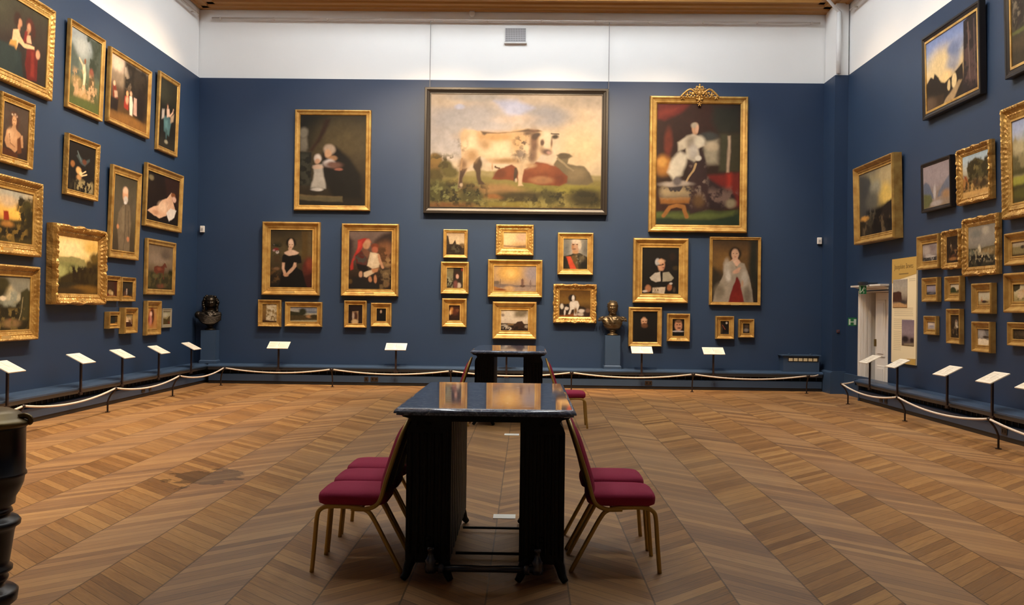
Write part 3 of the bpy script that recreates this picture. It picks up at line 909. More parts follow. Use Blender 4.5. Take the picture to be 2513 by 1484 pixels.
ART['B13'] = [T(185, 1075, 545, 1335), G('#d0b48a', '#e4cea4', '#ead8b4', '#e0cca8', '#5c4c30', '#3c2c18'), E(430, 1130, 90, 40, '#8a7a5a', .6), E(470, 1110, 50, 20, '#8a7a5c', .5), E(220, 1145, 20, 16, '#9c8a74', .5), E(300, 1120, 60, 40, '#f0e0bc', .6), P('#4a3a26', .012, 185, 1238, 300, 1240, 545, 1245, 545, 1335, 185, 1335), P('#3e2818', .02, 330, 1290, 400, 1220, 460, 1210, 490, 1260, 540, 1300, 540, 1335, 330, 1335), E(240, 1280, 46, 26, '#cdbfa0', .4), E(305, 1300, 24, 16, '#dccaa8', .4), E(515, 1275, 26, 16, '#b0a084', .5), P('#8a6a40', .01, 280, 1245, 360, 1245, 350, 1262, 280, 1262), K('#1e140c', 185, 1270, 545, 1335, 14, .5)]
ART['B14'] = [T(195, 130, 585, 592), G('#8c8674', '#a09880', '#aaa288', '#a89e80', '#8a8068', '#6a604c'), E(390, 330, 180, 150, '#b4aa90', .8), E(250, 300, 60, 150, '#747468', .8), E(550, 300, 60, 140, '#757060', .8), P('#38301c', .015, 200, 400, 330, 370, 360, 350, 460, 350, 560, 400, 590, 430, 590, 600, 195, 600), P('#6a5028', .02, 330, 390, 420, 370, 440, 600, 340, 600), P('#d8502c', .010, 245, 400, 320, 400, 415, 592, 320, 600, 280, 480), K('#8a8060', 400, 380, 520, 500, 14, .5), E(490, 430, 40, 40, '#6a5c3e', .6), E(230, 500, 40, 100, '#1e1c14', .6), E(520, 520, 60, 70, '#201c14', .6), E(395, 245, 62, 95, '#c99c74', .25), E(400, 180, 66, 36, '#e0cfae', .35), E(455, 240, 26, 60, '#e0cca4', .4), E(352, 270, 20, 46, '#bd8455', .6), E(372, 290, 30, 9, '#8a6448', .5), E(360, 228, 18, 8, '#5a3a24', .4), E(415, 226, 16, 7, '#5a3a24', .4), E(390, 335, 50, 26, '#c4905c', .4)]
ART['B15'] = [T(150, 935, 625, 1340), G('#5c3e14', '#6c4a18', '#7c5a22', '#5c4018', '#2c1c0c', '#7a4a20'), E(400, 1330, 260, 30, '#8a4c20', .5), P('#2a1c10', .02, 150, 1150, 200, 1140, 300, 1150, 300, 1310, 150, 1310), E(190, 1180, 26, 40, '#d8ccb0', .4), E(262, 1210, 30, 26, '#d8c8ae', .4), E(280, 1165, 22, 26, '#1a1410', .4), E(235, 1270, 14, 46, '#dccdb4', .4), P('#2c2014', .02, 430, 1170, 520, 1180, 610, 1240, 620, 1330, 440, 1330), E(490, 1250, 50, 30, '#dccbb0', .4), E(480, 1300, 60, 22, '#c8b698', .4), E(560, 1290, 40, 50, '#38241a', .4), E(590, 1240, 36, 30, '#7c5c40', .5), P('#d8caae', .012, 315, 1110, 360, 1090, 430, 1095, 460, 1160, 440, 1220, 415, 1320, 375, 1320, 375, 1220, 340, 1230, 320, 1300, 285, 1300, 310, 1220), E(400, 1250, 22, 50, '#7c5a34', .5), E(345, 1050, 58, 56, '#241a14', .25), E(362, 1055, 22, 46, '#e2d6be', .3), E(365, 1080, 18, 14, '#c8b8a0', .4), E(350, 1150, 40, 40, '#e2d4b8', .5), N(.1, 8)]
# the large standing figure: a plain robed figure beside a chair, not a copy of any known portrait
ART['B16'] = [T(95, 180, 925, 1372), G('#33140e', '#30140e', '#2c1610', '#2c1a10', '#33180e', '#3c1c10'), P('#6c1c14', .02, 95, 180, 430, 180, 350, 260, 260, 310, 170, 350, 95, 320), P('#8a3020', .03, 95, 250, 300, 215, 240, 280, 110, 310), P('#24241a', .04, 660, 200, 925, 200, 925, 470, 700, 470, 640, 330), P('#3c3a24', .02, 720, 470, 800, 470, 800, 840, 720, 840), P('#34301c', .02, 820, 470, 925, 470, 925, 840, 820, 840), P('#a89070', .01, 795, 490, 822, 490, 822, 850, 795, 850), P('#a09474', .03, 560, 540, 700, 530, 705, 760, 580, 770), E(640, 600, 60, 40, '#b8a680', .5), E(610, 500, 90, 40, '#3a3c36', .5), P('#6a1a12', .02, 600, 880, 925, 850, 925, 1180, 640, 1190), P('#9c2a18', .03, 800, 870, 840, 860, 830, 1010, 790, 1000), P('#3c4420', .012, 95, 1250, 300, 1240, 925, 1220, 925, 1372, 95, 1372), P('#20301c', .012, 95, 1315, 620, 1320, 925, 1260, 925, 1372, 95, 1372), P('#56602a', .02, 100, 1262, 700, 1262, 880, 1230, 860, 1275, 600, 1310, 100, 1305), E(165, 790, 85, 100, '#a8702c', .4), E(150, 760, 46, 46, '#c89040', .5), E(210, 560, 40, 130, '#6c2a18', .5), P('#2a1a1a', .02, 560, 880, 700, 960, 880, 1080, 880, 1160, 760, 1220, 560, 1220), K('#6c5648', 600, 1020, 900, 1170, 14, .56), E(840, 1160, 50, 40, '#8a7c5c', .5), P('#34201e', .012, 420, 760, 560, 640, 600, 760, 620, 1210, 430, 1270, 380, 1100), K('#7c6a58', 400, 760, 600, 1200, 14, .6), E(520, 1130, 60, 70, '#5c4224', .6), P('#ccbc98', .012, 300, 560, 390, 490, 470, 465, 560, 540, 570, 590, 500, 620, 540, 720, 470, 750, 400, 720, 380, 620, 310, 650), P('#d8cba8', .02, 260, 720, 330, 650, 410, 690, 390, 770, 340, 890, 260, 930, 205, 860), E(440, 560, 50, 60, '#9a8c70', .6), E(460, 650, 46, 80, '#b8ae96', .6), E(520, 545, 50, 50, '#dccfaa', .5), E(515, 715, 30, 26, '#e4d8b8', .4), S('#b0905c', 14, 490, 770, 390, 950), E(478, 420, 34, 56, '#cd9a6c', .3), E(470, 388, 34, 28, '#b0a080', .4), E(495, 425, 16, 40, '#d8a880', .4), P('#8c5a24', .012, 130, 1100, 430, 1100, 420, 1165, 140, 1165), P('#3c3432', .012, 150, 1000, 420, 1000, 440, 1100, 130, 1100), K('#a08a60', 140, 990, 440, 1100, 16, .5), S('#98642c', 26, 170, 1290, 230, 1200, 300, 1185, 370, 1200, 400, 1290), E(290, 970, 150, 26, '#b0a088', .5), E(300, 950, 40, 40, '#6a6058', .5), N(.15, 9)]
ART['B17'] = [T(183, 155, 665, 755), G('#181410', '#1a1510', '#16110c', '#120e0a'), E(570, 280, 40, 40, '#2c1c12', .6), E(610, 420, 34, 26, '#3c3018', .6), E(400, 390, 100, 60, '#120e0c', .5), E(432, 385, 46, 76, '#d0986c', .25), E(385, 345, 30, 46, '#b8b2a4', .3), E(430, 335, 46, 24, '#dcae80', .5), E(415, 385, 40, 6, '#2a1c12', .5), E(455, 375, 14, 8, '#3a2418', .4), E(460, 420, 14, 6, '#8c4434', .4), P('#c0b49a', .012, 290, 540, 360, 480, 425, 470, 440, 580, 370, 598, 310, 570), P('#a49a7c', .012, 452, 480, 530, 470, 590, 545, 560, 580, 450, 590), P('#0e0b09', .01, 425, 460, 452, 460, 452, 590, 430, 580), E(270, 680, 36, 44, '#b0764c', .35), E(235, 712, 30, 14, '#cdb89c', .4), P('#cdb894', .012, 325, 665, 490, 660, 470, 745, 325, 730), K('#6c5c44', 340, 670, 440, 720, 20, .45), E(540, 660, 30, 40, '#a0643c', .35), E(555, 615, 20, 14, '#c8bca8', .4), E(600, 690, 16, 30, '#4c3c2c', .5)]
ART['B18'] = [T(1090, 80, 1660, 850), G('#40301c', '#6a4c26', '#6c5028', '#3e3220', '#2c2416', '#30241a'), P('#2a2a1e', .05, 1560, 80, 1660, 80, 1660, 700, 1560, 560, 1540, 400), P('#30281a', .05, 1090, 430, 1200, 460, 1160, 640, 1090, 720), E(1240, 350, 110, 110, '#7c5a2a', .7), E(1372, 250, 76, 84, '#1c140e', .25), E(1372, 255, 46, 66, '#dcae84', .25), P('#dcae88', .012, 1350, 300, 1400, 300, 1450, 370, 1400, 410, 1340, 390, 1300, 350), P('#a6987c', .012, 1290, 350, 1340, 330, 1390, 420, 1440, 360, 1490, 370, 1550, 540, 1590, 700, 1610, 850, 1470, 850, 1400, 530, 1300, 850, 1100, 850, 1130, 720, 1215, 540, 1240, 400), E(1270, 440, 40, 110, '#bfb296', .6), E(1290, 530, 30, 60, '#d8ccb0', .6), E(1490, 560, 40, 90, '#c4b89c', .6), E(1180, 720, 60, 90, '#83765c', .6), E(1530, 760, 50, 90, '#7c705a', .6), P('#7a2018', .012, 1390, 540, 1410, 540, 1450, 640, 1490, 850, 1290, 850, 1350, 660), E(1400, 800, 60, 60, '#84261a', .6), E(1390, 470, 46, 24, '#d8a680', .35, -20), E(1420, 440, 36, 14, '#d8a680', .35, -20), E(1465, 620, 14, 40, '#c8a078', .4), E(1350, 247, 10, 4, '#3c2418', .5), E(1392, 245, 10, 4, '#3c2418', .5), E(1376, 285, 12, 4, '#a04438', .5), E(1372, 340, 24, 20, '#e0b890', .6)]
ART['B19'] = [T(75, 990, 385, 1368), G('#14110d', '#15120e', '#14100c', '#120f0c'), E(220, 1110, 44, 56, '#1c140e', .5), E(216, 1110, 38, 50, '#c89468', .25), E(216, 1090, 36, 16, '#dcac80', .5), E(222, 1165, 40, 30, '#6c4426', .35), E(205, 1110, 12, 5, '#4a2c1a', .4), E(240, 1110, 10, 5, '#4a2c1a', .4), E(222, 1140, 22, 6, '#5a3420', .5), E(230, 1290, 120, 90, '#0e0c0a', .4)]
ART['B20'] = [T(570, 1078, 738, 1300), G('#140d0a', '#160e0b', '#120c0a'), E(655, 1165, 46, 66, '#cd9268', .22), E(655, 1115, 40, 18, '#7c5a3c', .4), E(640, 1155, 10, 5, '#3a2014', .4), E(672, 1155, 10, 5, '#3a2014', .4), E(665, 1195, 22, 8, '#5a3020', .4), E(648, 1236, 74, 10, '#c8bcae', .3), E(650, 1275, 90, 34, '#0c0908', .3)]
ART['B21'] = [T(1185, 1100, 1310, 1278), G('#2a1e12', '#221810', '#1c1610', '#2a241c'), E(1255, 1200, 40, 90, '#12100e', .4), E(1272, 1132, 12, 14, '#d8c8b0', .35), S('#9c4a34', 6, 1220, 1160, 1255, 1210), E(1205, 1210, 14, 60, '#4c3c26', .6), E(1265, 1265, 34, 16, '#2c2a2c', .5)]
ART['B22'] = [T(1472, 1128, 1558, 1243), G('#33261a', '#3a2c1e', '#2c2016', '#2c2016'), E(1515, 1205, 26, 18, '#8c8070', .5), E(1518, 1165, 18, 16, '#5a4632', .5), N(.3, 8)]

ART['L1'] = [G('#33301e', '#30281c', '#2e241a', '#261e16', '#231a14'), E(.15, .2, .3, .3, '#3c3a26', .6), P('#1e2a26', .03, .34, .66, .48, .6, .62, .66, .66, 1, .2, 1), P('#58160f', .02, .70, .55, .80, .5, .86, .66, .86, .94, .72, .98, .68, .8), P('#742418', .03, .76, .58, .8, .56, .82, .9, .76, .92), E(.555, .265, .055, .10, '#2c180c', .3), E(.592, .285, .026, .052, '#b07c56', .4), E(.575, .35, .02, .05, '#a8744c', .5), E(.725, .245, .055, .085, '#4c2014', .3), E(.712, .285, .027, .055, '#b07e58', .4), E(.70, .345, .02, .04, '#9c6c48', .5), E(.78, .32, .03, .10, '#3a1a10', .5), P('#d8a874', .012, .50, .42, .57, .38, .60, .46, .66, .52, .80, .50, .80, .54, .66, .58, .58, .55, .55, .64, .48, .60), P('#b8843c', .015, .47, .56, .55, .54, .55, .66, .44, .66), P('#c89068', .012, .67, .40, .74, .38, .76, .48, .69, .5), E(.86, .58, .03, .06, '#c88c64', .4), P('#6c1c14', .02, .66, .36, .7, .34, .68, .5, .64, .5), P('#232e28', .03, .3, .64, .52, .62, .6, .75, .5, 1, .2, 1), N(.1, 7)]
ART['L2'] = [G('#8a9088', '#838a7e', '#6c7460', '#525a3c', '#4a4c28', '#4c4a22'), P('#4a5244', .04, 0, .2, .16, .26, .3, .4, .3, .62, 0, .62), P('#384032', .05, .55, 0, 1, 0, 1, .55, .86, .5, .72, .2), E(.36, .2, .2, .12, '#a0a292', .7), E(.82, .35, .15, .2, '#3c4232', .5), K('#2c3424', .5, 0, 1, .5, 8, .52), P('#d8c090', .012, .40, .42, .48, .40, .52, .52, .50, .80, .42, .80, .44, .6), S('#d0b082', .022, .44, .43, .30, .36), E(.48, .36, .03, .035, '#7c4a28', .3), E(.70, .48, .07, .06, '#8c4a34', .5), E(.25, .68, .16, .08, '#8a7444', .5), E(.45, .82, .24, .06, '#9c7c48', .5), E(.72, .65, .1, .16, '#5a4828', .5), K('#b08c5c', .1, .52, .9, .86, 10, .56), P('#4c5224', .04, 0, .88, 1, .86, 1, 1, 0, 1)]
ART['L3'] = [G('#9c8c74', '#8a7a60', '#5c4a34', '#40301f', '#4a3418', '#7c5424'), P('#2c2418', .05, .35, 0, 1, 0, 1, .7, .7, .66, .5, .3), E(.16, .12, .16, .12, '#c0a888', .6), E(.2, .34, .18, .1, '#7c6a50', .6), K('#1e180e', .35, 0, 1, .6, 7, .5), E(.80, .62, .18, .3, '#1e1610', .5), P('#d8c0a0', .012, .50, .52, .57, .5, .60, .62, .60, .82, .52, .82), E(.54, .47, .03, .04, '#c8946c', .3), P('#b08c74', .012, .62, .5, .70, .5, .72, .78, .62, .78), P('#8c2c1c', .015, .38, .55, .48, .52, .48, .76, .36, .74), E(.44, .5, .03, .04, '#c8905c', .3), E(.44, .6, .04, .06, '#c08c64', .5), P('#6c2c1c', .015, .06, .48, .14, .46, .2, .66, .08, .66), E(.1, .44, .03, .04, '#cfa078', .35), P('#a88868', .015, .1, .55, .18, .54, .2, .62, .12, .66), P('#1e140e', .03, 0, .66, .22, .66, .2, .86, 0, .86), E(.6, .92, .4, .08, '#7c5424', .5), N(.12, 8)]
ART['L4'] = [G('#24241a', '#262418', '#1e1c14', '#1a1810', '#1c1a14', '#2c281c'), P('#44605c', .02, .25, .55, .55, .5, .72, .58, .62, .80, .3, .76), P('#577a74', .03, .3, .6, .5, .58, .5, .72, .34, .7), P('#c8a888', .015, .42, .42, .58, .40, .62, .5, .45, .54), E(.46, .37, .05, .035, '#5a3420', .3), E(.48, .385, .035, .03, '#cd9a74', .3), S('#c49c78', .022, .62, .5, .8, .42, .82, .38), P('#a89c88', .02, .16, .46, .3, .44, .3, .56, .14, .6), P('#9c8464', .02, .66, .5, .88, .44, .84, .56, .66, .6), E(.46, .9, .1, .03, '#8c8468', .5), E(.45, .78, .05, .08, '#3a504c', .5), E(.3, .2, .3, .14, '#302f20', .7), N(.15, 8)]
ART['L5'] = [G('#3e3024', '#483a2c', '#443426', '#33241a', '#241810'), E(.46, .33, .17, .17, '#4a2a18', .4), E(.44, .20, .13, .05, '#5a3a24', .4), E(.36, .21, .03, .022, '#b8a07c', .5), E(.46, .185, .035, .022, '#b09474', .5), E(.54, .215, .03, .022, '#a8866a', .5), E(.445, .31, .085, .10, '#c0905f', .3), E(.415, .30, .02, .008, '#5a3a24', .5), E(.475, .30, .02, .008, '#5a3a24', .5), E(.445, .365, .025, .008, '#8c4a38', .5), P('#a87c50', .012, .40, .38, .50, .38, .52, .46, .66, .50, .80, .58, .82, .76, .72, .78, .68, .66, .62, .82, .5, .9, .36, .84, .2, .82, .12, .72, .18, .52, .36, .47), E(.40, .60, .16, .13, '#bd9060', .7), E(.32, .56, .09, .08, '#c89c6c', .7), S('#855c38', .018, .28, .58, .33, .73, .5, .79), S('#b0865a', .045, .76, .56, .64, .62, .6, .68), P('#44230f', .02, 0, .84, .3, .86, .6, .9, .66, 1, 0, 1), P('#5c3418', .02, .58, .62, .7, .56, .76, .86, .6, .9), N(.06, 6)]
ART['L6'] = [G('#14100c', '#16120e', '#120e0a', '#120d08'), P('#3c443e', .02, .30, .28, .38, .22, .58, .36, .78, .26, .8, .3, .62, .44, .48, .42), S('#5c645c', .02, .34, .18, .48, .36), E(.6, .36, .08, .05, '#5a3420', .4), E(.18, .46, .07, .06, '#8c5a2c', .4), E(.4, .56, .09, .07, '#c89858', .35), E(.48, .62, .06, .05, '#dcb478', .4), S('#dcb880', .02, .5, .62, .66, .54), S('#dcb880', .02, .52, .66, .70, .60), E(.42, .7, .09, .06, '#b08048', .4), K('#8c7c50', .3, .74, .95, .97, 14, .5), K('#2a2416', .1, .7, .5, 1, 10, .55)]
ART['L7'] = [G('#b09c6c', '#c4a468', '#d8a850', '#d09c40', '#5a4a1c', '#2e2612', '#241c0e'), E(.62, .1, .3, .14, '#a09a80', .7), E(.72, .42, .2, .12, '#e8b44c', .6), E(.55, .25, .14, .1, '#c0a478', .7), P('#8c2c14', .02, .48, .42, .56, .42, .58, .6, .48, .6), P('#3a3012', .03, 0, .56, .5, .6, .62, .58, .75, .56, 1, .5, 1, 1, 0, 1), E(.88, .28, .11, .14, '#3a3414', .4), E(.8, .36, .07, .06, '#453a16', .5), E(.92, .44, .1, .14, '#2c2810', .4), K('#231e0c', .7, .12, 1, .7, 9, .5), E(.55, .66, .1, .06, '#9c6a2c', .5), E(.7, .8, .34, .1, '#1e190c', .5), E(.6, .88, .06, .05, '#a07a34', .5), K('#6c5420', .3, .62, .9, 1, 9, .62)]
ART['L8'] = [G('#6a6450', '#8a8468', '#9c9274', '#6c6a50', '#3a381e', '#2a2614', '#33281a'), E(.68, .36, .16, .12, '#b8aa80', .6), E(.8, .2, .16, .14, '#7c7860', .6), E(.55, .25, .1, .08, '#c0ac78', .6), E(.42, .24, .16, .2, '#2c2812', .4), E(.5, .16, .12, .1, '#3a3418', .5), P('#24200e', .03, 0, .5, .5, .52, .72, .56, .85, .4, 1, .36, 1, 1, 0, 1), P('#38341a', .03, .82, .3, .94, .22, 1, .3, 1, .8, .8, .84), S('#8a7c54', .02, .86, .4, .84, .66, .8, .8), E(.66, .82, .05, .05, '#8c2c1c', .4), E(.66, .86, .16, .08, '#7c6038', .5), K('#8a8a70', .5, .3, .8, .55, 8, .5), K('#6c5a2c', .4, .6, .95, .98, 9, .6), E(.5, .42, .06, .04, '#d8c498', .4)]
ART['L9'] = [G('#e0b864', '#e8c470', '#e4c070', '#c0a45c', '#7c7434', '#4a4018', '#4c3a14', '#3a2a10'), E(.3, .2, .35, .2, '#ecd08a', .7), E(.85, .15, .2, .1, '#d4a850', .6), P('#8a8048', .02, 0, .38, .2, .36, .4, .34, .66, .38, .72, .5, .7, .6, 0, .62), P('#7c7840', .03, .0, .46, .4, .44, .6, .52, .4, .62, 0, .66), E(.1, .62, .12, .1, '#a09c58', .5), P('#33280e', .03, .1, .72, .3, .64, .44, .62, .58, .56, .72, .5, .86, .42, 1, .2, 1, 1, .1, .9), E(.9, .34, .1, .1, '#5a4618', .5), E(.78, .46, .08, .08, '#4a3a14', .5), K('#241a08', .3, .5, 1, .9, 9, .5), P('#2c2410', .02, 0, .8, .5, .8, .6, .9, 0, .92), E(.7, .92, .35, .08, '#6c4c18', .5), E(.3, .96, .4, .06, '#3a2a10', .5)]
ART['L10'] = [G('#3a3424', '#4c4430', '#544a36', '#50462f', '#463a26', '#3c3222'), P('#6c5c42', .015, .36, .42, .52, .34, .7, .38, .80, .6, .76, .82, .78, 1, .3, 1, .26, .8, .2, .66, .24, .5), P('#7a6a4c', .03, .4, .44, .5, .42, .5, .75, .38, .7), E(.5, .25, .11, .095, '#c89468', .25), E(.5, .19, .1, .04, '#d8b088', .5), E(.52, .31, .09, .045, '#c0b49c', .35), E(.51, .35, .06, .02, '#d0c6b0', .4), S('#4a3e2c', .012, .52, .38, .54, .7, .5, 1), E(.24, .68, .05, .03, '#b87c4c', .35), E(.68, .82, .06, .035, '#b8784c', .35), S('#564a34', .02, .66, .46, .7, .78), N(.08, 8)]
ART['L11'] = [G('#1c1410', '#20160f', '#1c130e', '#140e0a'), E(.12, .14, .07, .05, '#6c5f40', .5), P('#2c1a12', .04, .5, 0, 1, 0, 1, .6, .6, .4), P('#cda27a', .012, .04, .80, .2, .70, .36, .64, .46, .52, .6, .46, .74, .32, .82, .34, .78, .46, .86, .6, .9, .68, .7, .72, .6, .82, .4, .9, .2, .86), E(.5, .66, .14, .1, '#ddb88e', .6), E(.8, .36, .07, .05, '#7c4a28', .35), E(.84, .44, .06, .06, '#d4a888', .35), P('#d8ccb4', .015, .6, .76, .74, .64, .92, .66, .86, .82, .7, .92, .66, .86), E(.28, .8, .1, .05, '#b88860', .5), N(.1, 7)]
ART['L12'] = [G('#6a5a44', '#74634a', '#7a684c', '#6c5a40', '#463a22', '#33281a', '#2c2014'), E(.4, .3, .35, .12, '#857258', .7), E(.7, .2, .2, .1, '#5c4e3c', .7), P('#34301a', .05, 0, .62, .2, .6, .3, .66, .8, .64, 1, .58, 1, 1, 0, 1), E(.92, .62, .1, .1, '#26240f', .5), P('#5c2e1c', .01, .24, .5, .36, .46, .5, .47, .58, .46, .66, .38, .70, .39, .76, .47, .74, .5, .68, .48, .66, .56, .64, .6, .66, .76, .62, .77, .6, .62, .46, .62, .38, .64, .36, .78, .31, .78, .3, .64, .25, .6), E(.45, .53, .1, .04, '#744028', .6), E(.3, .7, .12, .05, '#5a5430', .5), E(.55, .92, .16, .05, '#6c4028', .6), K('#504624', 0, .64, 1, .94, 9, .58)]
ART['L13'] = [G('#3a2416', '#382418', '#33200f', '#5a3818'), E(.35, .72, .16, .14, '#a08450', .45), E(.55, .78, .1, .12, '#b89c68', .5), P('#3c1810', .04, .7, 0, 1, 0, 1, 1, .8, .9), E(.15, .85, .1, .08, '#5a1c12', .5), E(.5, .95, .4, .06, '#8a5a2c', .5), N(.2, 8)]
ART['L14'] = [G('#28241a', '#2a251a', '#24201a', '#4a341c'), E(.46, .66, .06, .18, '#a08c74', .35), E(.46, .5, .05, .05, '#b08c6c', .35), E(.3, .74, .12, .14, '#4c3020', .5), E(.5, .94, .34, .06, '#a0702c', .5), E(.7, .75, .1, .14, '#1e1a14', .5), N(.2, 8)]
ART['L15'] = [G('#5a3c18', '#33260f', '#33240e', '#b07c34'), P('#1c1c14', .03, .1, .1, .7, .1, .7, .8, .1, .8), E(.5, .95, .4, .1, '#d09c4c', .5)]
ART['L16'] = [G('#8a7c54', '#8c7a50', '#6c4c28', '#33180c', '#2a140a'), P('#c8a878', .02, .1, .2, .4, .3, .5, .5, .2, .55), E(.3, .56, .22, .04, '#e0c49c', .4), E(.6, .36, .2, .1, '#b89c6c', .5), P('#34180e', .03, 0, .62, 1, .6, 1, 1, 0, 1), S('#c8a884', .04, .75, .4, .85, .72), N(.15, 7)]
ART['L17'] = [G('#b08848', '#a87c44', '#a8743c', '#a4743c'), E(.45, .45, .3, .44, '#a8642c', .2), E(.5, .42, .2, .34, '#4a2414', .3), E(.38, .34, .12, .12, '#e0b08c', .3), E(.36, .6, .15, .22, '#b8765c', .4), E(.2, .55, .06, .16, '#7c2c1c', .5), N(.1, 7)]
ART['L18'] = [G('#8a8460', '#9c9670', '#8a7c50', '#4a3c1c', '#3a2414'), E(.3, .25, .3, .16, '#b0a684', .6), P('#4a3c1a', .03, 0, .5, .3, .55, .55, .62, .8, .4, 1, .3, 1, 1, 0, 1), E(.85, .85, .14, .1, '#6c2c18', .5), N(.2, 8)]

ART['R1'] = [G('#6c7c9c', '#7c8aa4', '#9a9c94', '#d0b478', '#b89860', '#4c3c2a', '#2c2018'), E(.3, .42, .24, .2, '#d8bc80', .7), E(.58, .38, .10, .17, '#808894', .7), E(.52, .5, .10, .10, '#94908a', .8), E(.64, .26, .08, .08, '#868ea0', .7), E(.56, .3, .12, .08, '#737c8e', .5), E(.42, .62, .1, .08, '#e4c07c', .6), P('#241c12', .015, 0, .6, .1, .52, .16, .56, .18, .5, .26, .58, .3, .66, .38, .7, .5, .66, .72, .56, .74, 1, 0, 1), P('#241c18', .012, .74, .05, 1, 0, 1, 1, .72, 1, .74, .5), K('#4c3830', .74, .05, 1, .9, 8, .5), S('#6a5444', .02, .82, .1, .84, .8), S('#5a463a', .02, .92, .1, .93, .8), E(.56, .73, .045, .10, '#d8bc80', .2), E(.46, .76, .03, .07, '#cdb074', .2), P('#a08458', .02, .4, .92, .64, .76, .7, .78, .52, 1, .3, 1), P('#3a2c1c', .02, 0, .78, .36, .84, .34, 1, 0, 1), E(.05, .9, .14, .1, '#5a4630', .6)]
ART['R2'] = [G('#4c4432', '#463e2c', '#3c3624', '#3a3420', '#2e281a'), K('#2a241a', 0, 0, 1, .5, 6, .5), S('#2a2018', .03, .1, .5, .2, .3, .14, .05), S('#2a2018', .02, .2, .3, .34, .15), K('#6c6048', 0, 0, 1, .45, 9, .58), E(.3, .55, .3, .03, '#5a5c2c', .5), P('#38301e', .04, 0, .62, 1, .6, 1, 1, 0, 1), E(.3, .7, .3, .1, '#4a3e28', .6)]
ART['R3'] = [G('#8c96ac', '#a0a8b4', '#aaa690', '#8c8054', '#6a602e', '#8a8a34', '#4c4218', '#3a3414'), P('#8a7c50', .03, 0, .3, .1, .2, .2, .35, .34, .38, .5, .3, .7, .4, 1, .34, 1, .7, 0, .7), K('#5a5230', 0, .28, 1, .62, 8, .52), E(.2, .35, .2, .08, '#b0a070', .6), P('#4a4420', .03, 0, .58, 1, .6, 1, .68, 0, .66), P('#989238', .02, 0, .68, .3, .68, .6, .7, 1, .72, 1, .78, 0, .78), P('#3e3818', .03, 0, .78, 1, .76, 1, 1, 0, 1), E(.3, .88, .3, .06, '#54501e', .5)]
ART['R4'] = [G('#6c6450', '#8c8056', '#a09052', '#8a7840', '#4a4430', '#3a3424', '#33281a'), P('#3e3e38', .06, 0, .0, .3, .1, .46, .3, .4, .6, .2, .75, 0, .75), E(.8, .2, .26, .2, '#a89464', .7), E(.72, .4, .22, .14, '#caa850', .6), E(.5, .3, .16, .12, '#8a8468', .6), E(.86, .5, .14, .08, '#d8b458', .6), E(.4, .48, .2, .14, '#5a5646', .6), E(.16, .72, .12, .04, '#c08a3c', .5), P('#231c14', .03, .4, .8, .6, .62, .8, .56, 1, .5, 1, 1, .3, 1), P('#261f14', .03, 0, .76, .12, .74, .3, .86, .4, 1, 0, 1), K('#5a4a30', .1, .72, 1, 1, 9, .6), K('#14100c', .2, .6, 1, 1, 8, .55)]
ART['R5'] = [G('#8a7c76', '#8c7e76', '#90827a', '#8c7e74', '#80705c', '#8a7862', '#806c50'), P('#5a6068', .03, 0, .40, .12, .38, .24, .46, .36, .68, .4, .8, 0, .8), P('#64666a', .03, 1, .34, .86, .44, .74, .54, .6, .66, .54, .78, 1, .8), P('#5a5a34', .05, 0, .64, .3, .7, .36, .86, .2, .98, 0, 1), E(.86, .76, .16, .1, '#96744c', .6), E(.44, .66, .05, .16, '#b0a698', .5), E(.5, .92, .2, .06, '#a09484', .5)]
ART['R6'] = [G('#9cb0b0', '#a8b0a4', '#b0a888', '#6c5c34', '#7c6030', '#9c7c44'), P('#4a4220', .03, .16, .3, .3, .16, .5, .1, .66, .16, .8, .22, .95, .3, 1, .6, .7, .6, .3, .6, .2, .5), P('#6a5c30', .04, .4, .2, .6, .18, .62, .4, .44, .42), K('#30290f', .2, .15, 1, .65, 9, .52), P('#9c6c34', .03, 0, .55, .16, .5, .24, .7, .2, .85, 0, .86), P('#7c3c24', .02, .02, .46, .12, .5, .2, .66, .12, .6), E(.5, .72, .14, .1, '#4a3418', .5), E(.36, .8, .06, .08, '#b8904c', .5), E(.8, .78, .16, .08, '#3e3016', .5), P('#c09450', .02, 0, .9, .5, .88, 1, .9, 1, 1, 0, 1), K('#3a2c14', 0, .6, 1, .9, 10, .58)]
ART['R7'] = [G('#7c7460', '#8a806a', '#8c826c', '#7c735c', '#55503e', '#2e2c20', '#24221a'), E(.66, .14, .12, .1, '#a89a7c', .6), E(.3, .2, .2, .1, '#747060', .6), E(.5, .4, .4, .1, '#857c68', .7), P('#34301f', .02, 0, .54, .5, .56, 1, .52, 1, 1, 0, 1), P('#6c5a34', .03, .5, .58, .7, .54, 1, .54, 1, .74, .6, .74), E(.42, .64, .06, .16, '#d0bc8c', .4), E(.48, .78, .14, .10, '#c8b07c', .5), E(.7, .66, .2, .06, '#8c7244', .5), E(.12, .66, .12, .08, '#5a5a44', .5), K('#14140e', 0, .7, 1, 1, 8, .5), K('#8a7c58', 0, .56, 1, .9, 10, .62)]
ART['R8'] = [G('#8a7c6c', '#948676', '#988a78', '#8a7c6c', '#4a4438', '#2c261e'), E(.6, .3, .3, .2, '#7c6c62', .7), E(.3, .4, .2, .2, '#a69680', .6), P('#33302a', .03, 0, .74, .5, .72, 1, .74, 1, 1, 0, 1), E(.5, .72, .34, .05, '#b8ac98', .4), E(.4, .64, .2, .05, '#a89c8a', .5), K('#8a8274', 0, .74, 1, .95, 10, .58)]
